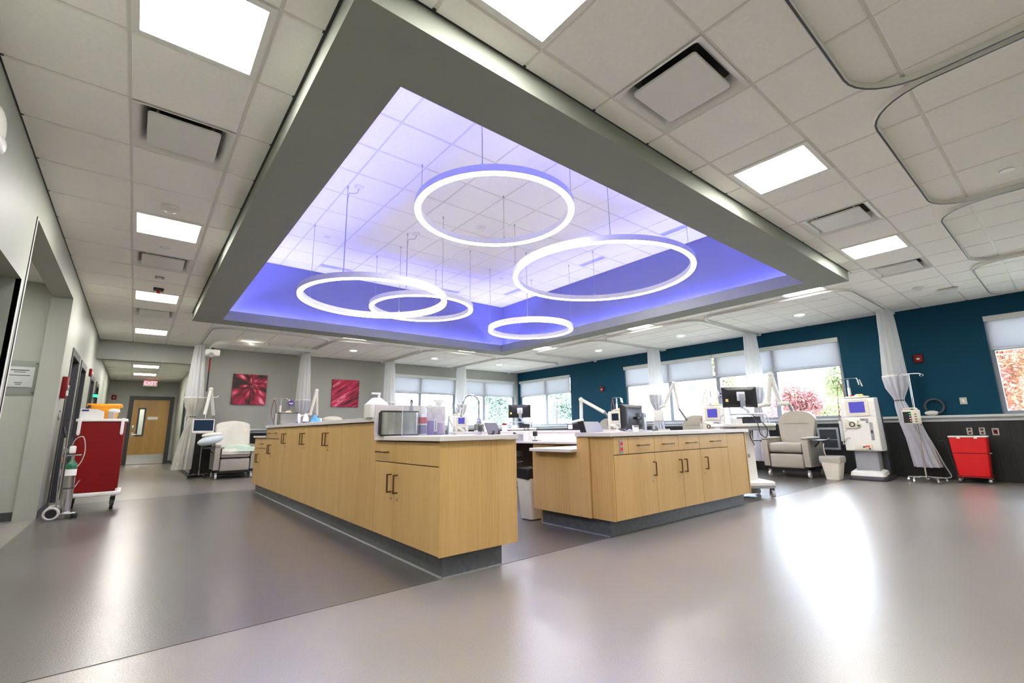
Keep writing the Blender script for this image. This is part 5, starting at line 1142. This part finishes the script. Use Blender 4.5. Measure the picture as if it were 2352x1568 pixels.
# ------------------------------------------------------------------ side aisle and hallway items
def art_mat(name, mode):
    m = bpy.data.materials.new(name); m.use_nodes = True; nt = m.node_tree; b = nt.nodes['Principled BSDF']; L = nt.links.new
    def N(k, **kw):
        n = nt.nodes.new('ShaderNode'+k)
        for a, v in kw.items(): setattr(n, a, v)
        return n
    tc = N('TexCoord'); mp = N('Mapping'); L(tc.outputs['Object'], mp.inputs[0])
    r = N('ValToRGB'); e = r.color_ramp.elements
    nz = N('TexNoise'); nz.inputs['Detail'].default_value = 3
    if mode == 0:          # petals fanning out of one point: cells over (angle, log radius)
        mp.inputs['Location'].default_value = (-.04, 0, -.12)
        sx = N('SeparateXYZ'); at = N('Math', operation='ARCTAN2'); ln = N('VectorMath', operation='LENGTH'); lg = N('Math', operation='LOGARITHM'); cb = N('CombineXYZ'); lg.inputs[1].default_value = 2.718
        L(mp.outputs[0], sx.inputs[0]); L(sx.outputs['X'], at.inputs[0]); L(sx.outputs['Z'], at.inputs[1]); L(mp.outputs[0], ln.inputs[0]); L(ln.outputs['Value'], lg.inputs[0])
        a2 = N('Math', operation='MULTIPLY'); a2.inputs[1].default_value = 1.9; l2 = N('Math', operation='MULTIPLY'); l2.inputs[1].default_value = .75
        L(at.outputs[0], a2.inputs[0]); L(lg.outputs[0], l2.inputs[0]); L(a2.outputs[0], cb.inputs['X']); L(l2.outputs[0], cb.inputs['Y'])
        v = N('TexVoronoi', feature='SMOOTH_F1'); v.inputs['Scale'].default_value = 1.3; v.inputs['Smoothness'].default_value = .04; L(cb.outputs[0], v.inputs['Vector'])
        nz.inputs['Scale'].default_value = 5; L(cb.outputs[0], nz.inputs['Vector'])
        ad = N('Math', operation='MULTIPLY_ADD'); ad.inputs[1].default_value = .4; L(nz.outputs['Fac'], ad.inputs[0]); L(v.outputs['Distance'], ad.inputs[2]); L(ad.outputs[0], r.inputs[0])
        stops = ((.30, 'f0a0b0'), (.42, 'd0486c'), (.55, 'b00c3a'), (.72, '7c0022'), (.92, '22000a'))
    else:                  # long diagonal petal streaks of uneven width
        mp.inputs['Rotation'].default_value = (0, math.radians(32), 0); m2 = N('Mapping'); m2.inputs['Scale'].default_value = (.9, 1, 7.5); L(mp.outputs[0], m2.inputs[0])
        nz.inputs['Scale'].default_value = 1.35; nz.inputs['Distortion'].default_value = .35; L(m2.outputs[0], nz.inputs['Vector']); L(nz.outputs['Fac'], r.inputs[0])
        stops = ((.33, '2a000c'), (.42, '7c0024'), (.50, 'b80c42'), (.57, 'c81850'), (.63, 'e88aa0'), (.67, 'b00a3c'))
    e[0].position, e[0].color = stops[0][0], lin(stops[0][1]); e[1].position, e[1].color = stops[-1][0], lin(stops[-1][1])
    for p, c in stops[1:-1]: x = e.new(p); x.color = lin(c)
    L(r.outputs[0], b.inputs['Base Color']); b.inputs['Roughness'].default_value = .5; MATS[name] = m
art_mat('art_petals', 0); art_mat('art_streaks', 1)
def art(label, x0, x1, z0, z1, m):
    t = thing('wall_art', label, 'artwork', ((x0+x1)/2, YB, (z0+z1)/2)); w, h = (x1-x0)/2, (z1-z0)/2
    obj('canvas', G().rbox(-w, w, -.045, -.006, -h, h, .003, 1), m, t, False); obj('stretcher', G().box(-w+.03, w-.03, -.006, 0, -h+.03, h-.03), 'ink_dark', t, False)
art('crimson flower close-up canvas above the draped recliner', 1.77, 2.53, 1.685, 2.445, 'art_petals')
art('crimson diagonal petal streak canvas beside the back window', 4.19, 4.955, 1.67, 2.44, 'art_streaks')

# red supply cart
t = thing('supply_cart', 'tall dark red supply cart on black casters by the side wall', 'cart', (-.36, 8.62, .0026))
obj('cabinet_body', G().rbox(-.235, .255, -.25, .25, .235, 1.155, .006, 1), 'red_dark', t)
obj('front_panel', G().rbox(-.222, .242, -.254, -.249, .25, 1.14, .003, 1), 'red_dark', t)
obj('base_frame', G().rbox(-.25, .30, -.27, .27, .185, .234, .008), 'white_plastic', t); obj('top_tray', G().rbox(-.255, .275, -.27, .27, 1.155, 1.19, .006), 'white_plastic', t)
for x in (-.215, .222):
    r = obj('side_rail', G().rbox(x-.018, x+.018, -.275, -.255, .99, 1.20, .006), 'white_plastic', t); obj('rail_knob', G().cyl((x, -.265, .975), (x, -.265, .99), .012, 10), 'white_plastic', r)
obj('corner_bumper', G().cyl((.255, -.24, .234), (.255, -.24, .27), .022, 14), 'white_plastic', t)
for sx in (-.20, .22):
    for sy in (-.2, .2): caster(t, sx, sy, .068, 'rubber', 'black_plastic')
zt = 1.1931
t = thing('sharps_container', 'orange lidded container on top of the red cart', 'container', (-.36, 8.66, zt))
obj('tub', G().loft([[(p[0], p[1], z) for p in roundrect(-w, w, -d, d, .02)] for w, d, z in ((.14, .10, .0), (.165, .12, .165))]), 'orange', t); ld = obj('lid', G().rbox(-.185, .19, -.135, .135, .165, .21, .012), 'orange', t); obj('lid_clip', G().rbox(-.175, -.14, -.145, -.13, .15, .19, .004), 'black_plastic', ld)
t = thing('glove_dispenser', 'grey sloped carton with blue print on the red cart', 'box', (-.47, 8.45, zt))
obj('carton', G().prism([(-.12, .0), (.12, .0), (.12, .10), (.05, .13), (-.12, .135)], -.06, .06, 'y'), 'white_paint', t, False); obj('print', G().box(-.105, -.035, -.0612, -.0602, .10, .122), 'ink', t, False)
t = thing('plastic_cup', 'clear plastic jar holding white wipes on the red cart', 'jar', (-.27, 8.44, zt))
obj('jar', G().lathe((0, 0, 0), [(0, 0), (.04, 0), (.042, .01), (.042, .09), (.038, .09), (.038, .01), (0, .008)], 20), 'bag', t); obj('wipes', G().ell((.02, 0, .105), .065, .05, .035, 16, 10), 'sheet', t)
# oxygen cylinder on its trolley
t = thing('oxygen_trolley', 'wheeled trolley carrying a green-topped oxygen cylinder by the wall', 'oxygen cylinder', (-.55, 7.86, .0))
ax_ = (0, 0)
obj('cylinder', G().lathe((0, 0, 0), [(0, .075), (.045, .075), (.052, .085), (.052, .58), (0, .58)], 24), 'steel', t)
cy = obj('cylinder_shoulder', G().lathe((0, 0, 0), [(.0525, .58), (.0525, .61), (.045, .645), (.025, .665), (.018, .69), (0, .69)], 24), 'green', t)
obj('label_wrap', G().lathe((0, 0, 0), [(.0528, .50), (.0531, .50), (.0531, .575), (.0528, .575)], 24), 'label_white', t); obj('strap', G().lathe((0, 0, 0), [(.053, .345), (.055, .345), (.055, .36), (.053, .36)], 24), 'dark_plastic', t)
obj('valve', G().cyl((0, 0, .69), (0, 0, .74), .016, 12).cyl((-.07, 0, .735), (.075, 0, .74), .010, 10), 'chrome', t); obj('regulator', G().rbox(-.045, .015, -.03, .03, .76, .85, .012), 'white_plastic', t); obj('gauge', G().cyl((-.075, -.03, .80), (-.075, .01, .80), .028, 16), 'chrome', t)
obj('frame_rail', G().tube([(-.085, .07, .10), (-.10, .08, .6), (-.105, .09, .95), (-.13, .09, 1.06)], .011, 8), 'chrome', t); obj('frame_rail', G().tube([(.0, .085, .10), (-.02, .09, .6), (-.05, .095, .95)], .011, 8), 'dark_plastic', t)
obj('grip', G().tube([(-.105, .09, .95), (-.14, .09, 1.08)], .017, 10), 'black_plastic', t)
obj('toe_plate', G().rbox(-.10, .10, -.055, .10, .055, .072, .005), 'chrome', t); obj('toe_foot', G().rbox(.06, .12, -.04, .03, .0, .055, .01), 'black_plastic', t)
for y in (-.075, .15):
    w = obj('wheel', G().tube([(-.11+.062*math.cos(a), y, .078+.062*math.sin(a)) for a in [2*PI*i/28 for i in range(28)]], .0155, 10, closed=True), 'wheel', t); obj('hub', G().cyl((-.11, y-.012, .078), (-.11, y+.012, .078), .05, 20), 'black_plastic', w)
obj('axle', G().cyl((-.11, -.075, .078), (-.11, .15, .078), .008, 8), 'chrome', t)
obj('hose', G().tube([(-.03, -.02, .84), (.0, -.03, .93), (.06, -.03, .96), (.09, -.03, .88), (.10, -.03, .76), (.08, -.03, .66), (.05, -.04, .60)], .006, 8), 'tube_clear', t); obj('side_hook', G().tube([(.052, 0, .36), (.08, 0, .42), (.095, 0, .44)], .007, 8), 'chrome', t)
# wall pieces on the left
t = thing('pull_station', 'dark red fire alarm pull box on the wall above the oxygen trolley', 'fire alarm', (XL, 8.42, 1.60), PI)
obj('housing', G().rbox(-.055, 0, -.075, .075, -.14, .14, .008), 'red_dark', t); obj('pull_handle', G().rbox(-.075, -.055, -.05, .05, -.03, .03, .006), 'chrome', t); obj('clear_cover', G().rbox(-.075, -.056, .02, .07, -.11, -.04, .004), 'white_plastic', t)
plate('pale switch plate under the red pull box', XL, 8.6, 1.25, 'X', 'steel', [(0, 0, .03, .06, 'cream')], .11, .13)
plate('pale outlet low on the wall behind the oxygen trolley', XL, 8.75, .45, 'X', 'cream', [(0, .028, .034, .032, 'grey_plastic'), (0, -.028, .034, .032, 'grey_plastic')], name='wall_outlet', cat='outlet')
plate('small card reader by the dark side doors', XL, 10.15, 1.25, 'X', 'grey_plastic', [(0, .02, .03, .03, 'dark_plastic')], name='card_reader', cat='card reader')
t = thing('green_indicator', 'small glowing green door indicator on the side wall', 'indicator light', (XL, 14.05, 1.86), PI)
obj('housing', G().rbox(-.06, 0, -.10, .10, -.04, .04, .006), 'dark_plastic', t); obj('lamp_side', G().rbox(-.055, -.005, .1, .104, -.03, .03, .001), 'green_led', t); obj('lamp', G().rbox(-.066, -.06, -.085, .085, -.03, .03, .003), 'green_led', t)
t = thing('emergency_light', 'white emergency light high on the side wall at the picture edge', 'light', (XL, 3.66, 2.70), PI)
obj('housing', G().ell((0, 0, 0), .045, .12, .14, 24, 14), 'white_plastic', t); obj('lamp', G().ell((-.03, 0, -.09), .03, .08, .05, 18, 10), 'white_plastic', t)
t = thing('certificate', 'white certificate in a clear acrylic holder on the alcove wall', 'certificate', (-1.15, 8.13, 1.69))
obj('holder', G().rbox(-.19, .15, -.018, -.012, -.22, .20, .002, 1), 'acrylic', t, False); pg = obj('paper', G().box(-.14, .105, -.010, -.008, -.125, .125), 'label_white', t, False)
for k, (w, z) in enumerate(((.16, .085), (.10, .06), (.19, .02), (.07, -.07), (.05, -.09))): obj('print_line', G().box(-.02-w/2, -.02+w/2, -.0108, -.0102, z-.004-(.003 if k == 0 else 0), z+.004), 'ink_dark', pg, False)
for sx in (-.16, .12):
    for sz in (-.19, .17): obj('standoff', G().cyl((sx, -.024, sz), (sx, 0, sz), .009, 10), 'chrome', t)
t = thing('hall_chart_holder', 'white upright chart rack on the hallway right wall', 'rack', (HXR, 15.4, 1.10))
obj('rack_body', G().rbox(-.04, 0, -.12, .12, -.35, .35, .006), 'white_paint', t); obj('rack_lip', G().rbox(-.055, -.04, -.12, .12, -.35, -.25, .003), 'white_paint', t)
# patient lift: rail, motor, strap
t = thing('lift_rail', 'white ceiling lift rail curving over the draped recliner', 'rail')
rp = [(1.20, 12.85, 2.955), (1.20, 12.25, 2.955)]+[(1.50+.30*math.cos(a), 12.0+.25*math.sin(a)-.0, 2.955) for a in [PI-.0-PI/2*0+PI/2*i/8 for i in range(1, 9)]]+[(3.28, 11.76, 2.955)]
obj('rail', G().tube(rp, 0, sq=(.06, .075)), 'white_paint', t)
for p in ((1.20, 12.7), (2.2, 11.755), (3.1, 11.76)): obj('rail_bracket', G().box(p[0]-.03, p[0]+.03, p[1]-.03, p[1]+.03, 2.99, 3.036), 'white_paint', t, False)
t = thing('lift_motor', 'white ceiling lift motor with hanging red and black strap', 'lift', (1.20, 12.42, 2.80))
obj('housing', G().rbox(-.14, .14, -.13, .13, -.07, .075, .03, 3), 'white_plastic', t); obj('trolley', G().box(-.03, .03, -.06, .06, .07, .118), 'dark_plastic', t, False); obj('reel', G().cyl((-.03, -.14, -.06), (-.03, .14, -.06), .055, 18), 'grey_plastic', t)
obj('strap', G().box(-.045, -.015, -.004, .004, -.42, -.10), 'red_dark', t, False); obj('strap_lower', G().box(-.045, -.015, -.004, .004, -.88, -.42), 'black_plastic', t, False)
t = thing('iv_pole', 'pale IV pole with hooked crossbar behind the first bay arm', 'iv pole', (1.24, 12.93, 0))
obj('pole', G().cyl((0, 0, .05), (0, 0, 1.82), .014, 12), 'chrome', t); obj('hook_bar', G().tube([(-.24, 0, 1.76), (-.21, 0, 1.80), (0, 0, 1.82), (.19, 0, 1.83), (.22, 0, 1.87)], .014, 8), 'white_plastic', t)
for k in range(4):
    a = PI/2*k+.4; e = (.22*math.cos(a), .22*math.sin(a)); lg = obj('leg', G().tube([(0, 0, .085), (e[0], e[1], .075)], .012, 8), 'chrome', t); obj('caster', G().cyl((e[0]-.012, e[1], .032), (e[0]+.012, e[1], .032), .03, 14).cyl((e[0], e[1], .03), (e[0], e[1], .08), .008, 6), 'black_plastic', lg)


# ------------------------------------------------------------------ outside the windows
struct('ground', G().box(XR+.22, 120, -70, 120, -.5, -.35).box(-40, XR+.22, YB+.24, 120, -.5, -.35), mat('ground_mat', 'b9b8ab', .9, var=.15, scale=.3), 'pale sunlit ground outside the windows')
def leaf_mat(name, a, b):
    m = mat(name, a, .7, var=.3, scale=1.2); nt = m.node_tree; r = [n for n in nt.nodes if n.type == 'VALTORGB'][0]; r.color_ramp.elements[0].color = lin(a); r.color_ramp.elements[1].color = lin(b)
    bs = nt.nodes['Principled BSDF']; tl = nt.nodes.new('ShaderNodeBsdfTranslucent'); mx = nt.nodes.new('ShaderNodeMixShader'); mx.inputs[0].default_value = .45
    o = [n for n in nt.nodes if n.type == 'OUTPUT_MATERIAL'][0]; L = nt.links.new
    L(r.outputs[0], tl.inputs[0]); L(bs.outputs[0], mx.inputs[1]); L(tl.outputs[0], mx.inputs[2]); L(mx.outputs[0], o.inputs['Surface'])
leaf_mat('leaf_red', 'a06a6c', 'b58680'); leaf_mat('leaf_green', '869868', 'a9b488'); leaf_mat('leaf_yellow', 'a2a684', 'bebd9a'); leaf_mat('leaf_dark', '6c8274', '8fa494'); leaf_mat('leaf_mix', '964c54', 'ab9068')
mat('bark', '5b4c40', .9, var=.2); mat('house', 'e6e2da', .8, var=.03); mat('roof_mat', 'c3bcb4', .8, var=.08)
def tree(label, x, y, h, r, m, base=.28, n=2600, name='tree', ls=.16):
    t = thing(name, label, 'tree', (x, y, -.35), group='trees outside the windows')
    obj('trunk', G().tube([(0, 0, 0), (.05, .02, h*base), (0, -.03, h*.7)], [.12*r/2, .09*r/2, .03], 8), 'bark', t)
    rnd = random.Random(hash(label) % 1000 if False else int(x*37+y*11)); g = G()
    cl = [(rnd.gauss(0, .42)*r, rnd.gauss(0, .42)*r, h*(base+.08)+(h*(1-base)-r*.25)*(rnd.random()**.9)) for _ in range(26)]
    for i in range(n):
        c = cl[i % len(cl)]; k = 1-.55*max(0, (c[2]-h*.45)/(h*.55))
        d = Vector((rnd.gauss(0, 1), rnd.gauss(0, 1), rnd.gauss(0, .8))).normalized()*(r*.36*rnd.random()**.5)
        p = Vector((c[0]*k, c[1]*k, c[2]))+d; a = Vector((rnd.gauss(0, 1), rnd.gauss(0, 1), rnd.gauss(0, 1))).normalized(); b = a.orthogonal().normalized(); s = ls*(.6+.8*rnd.random())
        g.add([p-a*s, p+b*s*.6, p+a*s, p-b*s*.6], [(0, 1, 2, 3)])
    obj('crown', g, m, t, False)
tree('red maple filling the window at the picture edge', 21.5, 1.2, 4.9, 2.2, 'leaf_mix', ls=.055, n=26000)
tree('small red maple seen past the beige recliner', 21.0, 7.5, 3.0, 1.25, 'leaf_red', ls=.055, n=14000)
tree('leafy green tree at the edge of the long window', 23.9, 6.35, 4.4, 1.5, 'leaf_green', ls=.06, n=14000)
tree('pale yellow-green tree behind the middle bay machine', 23.5, 11.8, 5.2, 2.3, 'leaf_yellow', ls=.075, n=14000)
tree('tall darker tree showing through the long window shade', 29, 14.8, 7.2, 2.6, 'leaf_dark', ls=.12, n=7000)
tree('tree beyond the corner window on the teal side', 27, 27.5, 5.6, 2.6, 'leaf_dark', ls=.10, n=7000)
tree('second tree beyond the corner window', 31, 25, 5.0, 2.4, 'leaf_dark', ls=.10, n=7000)
tree('broad tree behind the back corner window', 20.5, 28, 5.4, 3.0, 'leaf_dark', ls=.10, n=8000)
tree('bare-looking reddish tree behind the back wall window by the curtain', 13.2, 28, 5.0, 1.7, 'leaf_mix', n=1800, ls=.08)
tree('tall dark tree showing through the back window shade', 13.6, 33, 7.0, 1.7, 'leaf_dark', ls=.10, n=6000)
def house(label, x, y, w, d, h, rz):
    t = thing('house', label, 'house', (x, y, -.35), rz)
    obj('walls', G().box(-w, w, -d, d, 0, h), 'house', t, False); obj('roof', G().prism([(-d-.4, h), (d+.4, h), (0, h+d*.62)], -w-.3, w+.3, 'x'), 'roof_mat', t, False)
    for q in (-.5, .1, .6): f_ = obj('window', G().box(q*w-.5, q*w+.5, -d-.04, -d, 1.0, 2.1), 'label_white', t, False); obj('pane', G().box(q*w-.42, q*w+.42, -d-.05, -d-.041, 1.08, 2.02), 'grey_plastic', f_, False)
house('pale house with grey roof beyond the back corner windows', 29, 41, 6, 4, 2.6, -.5)
house('pale house with grey roof beyond the long window', 44, 19, 7, 4, 2.6, -1.3)
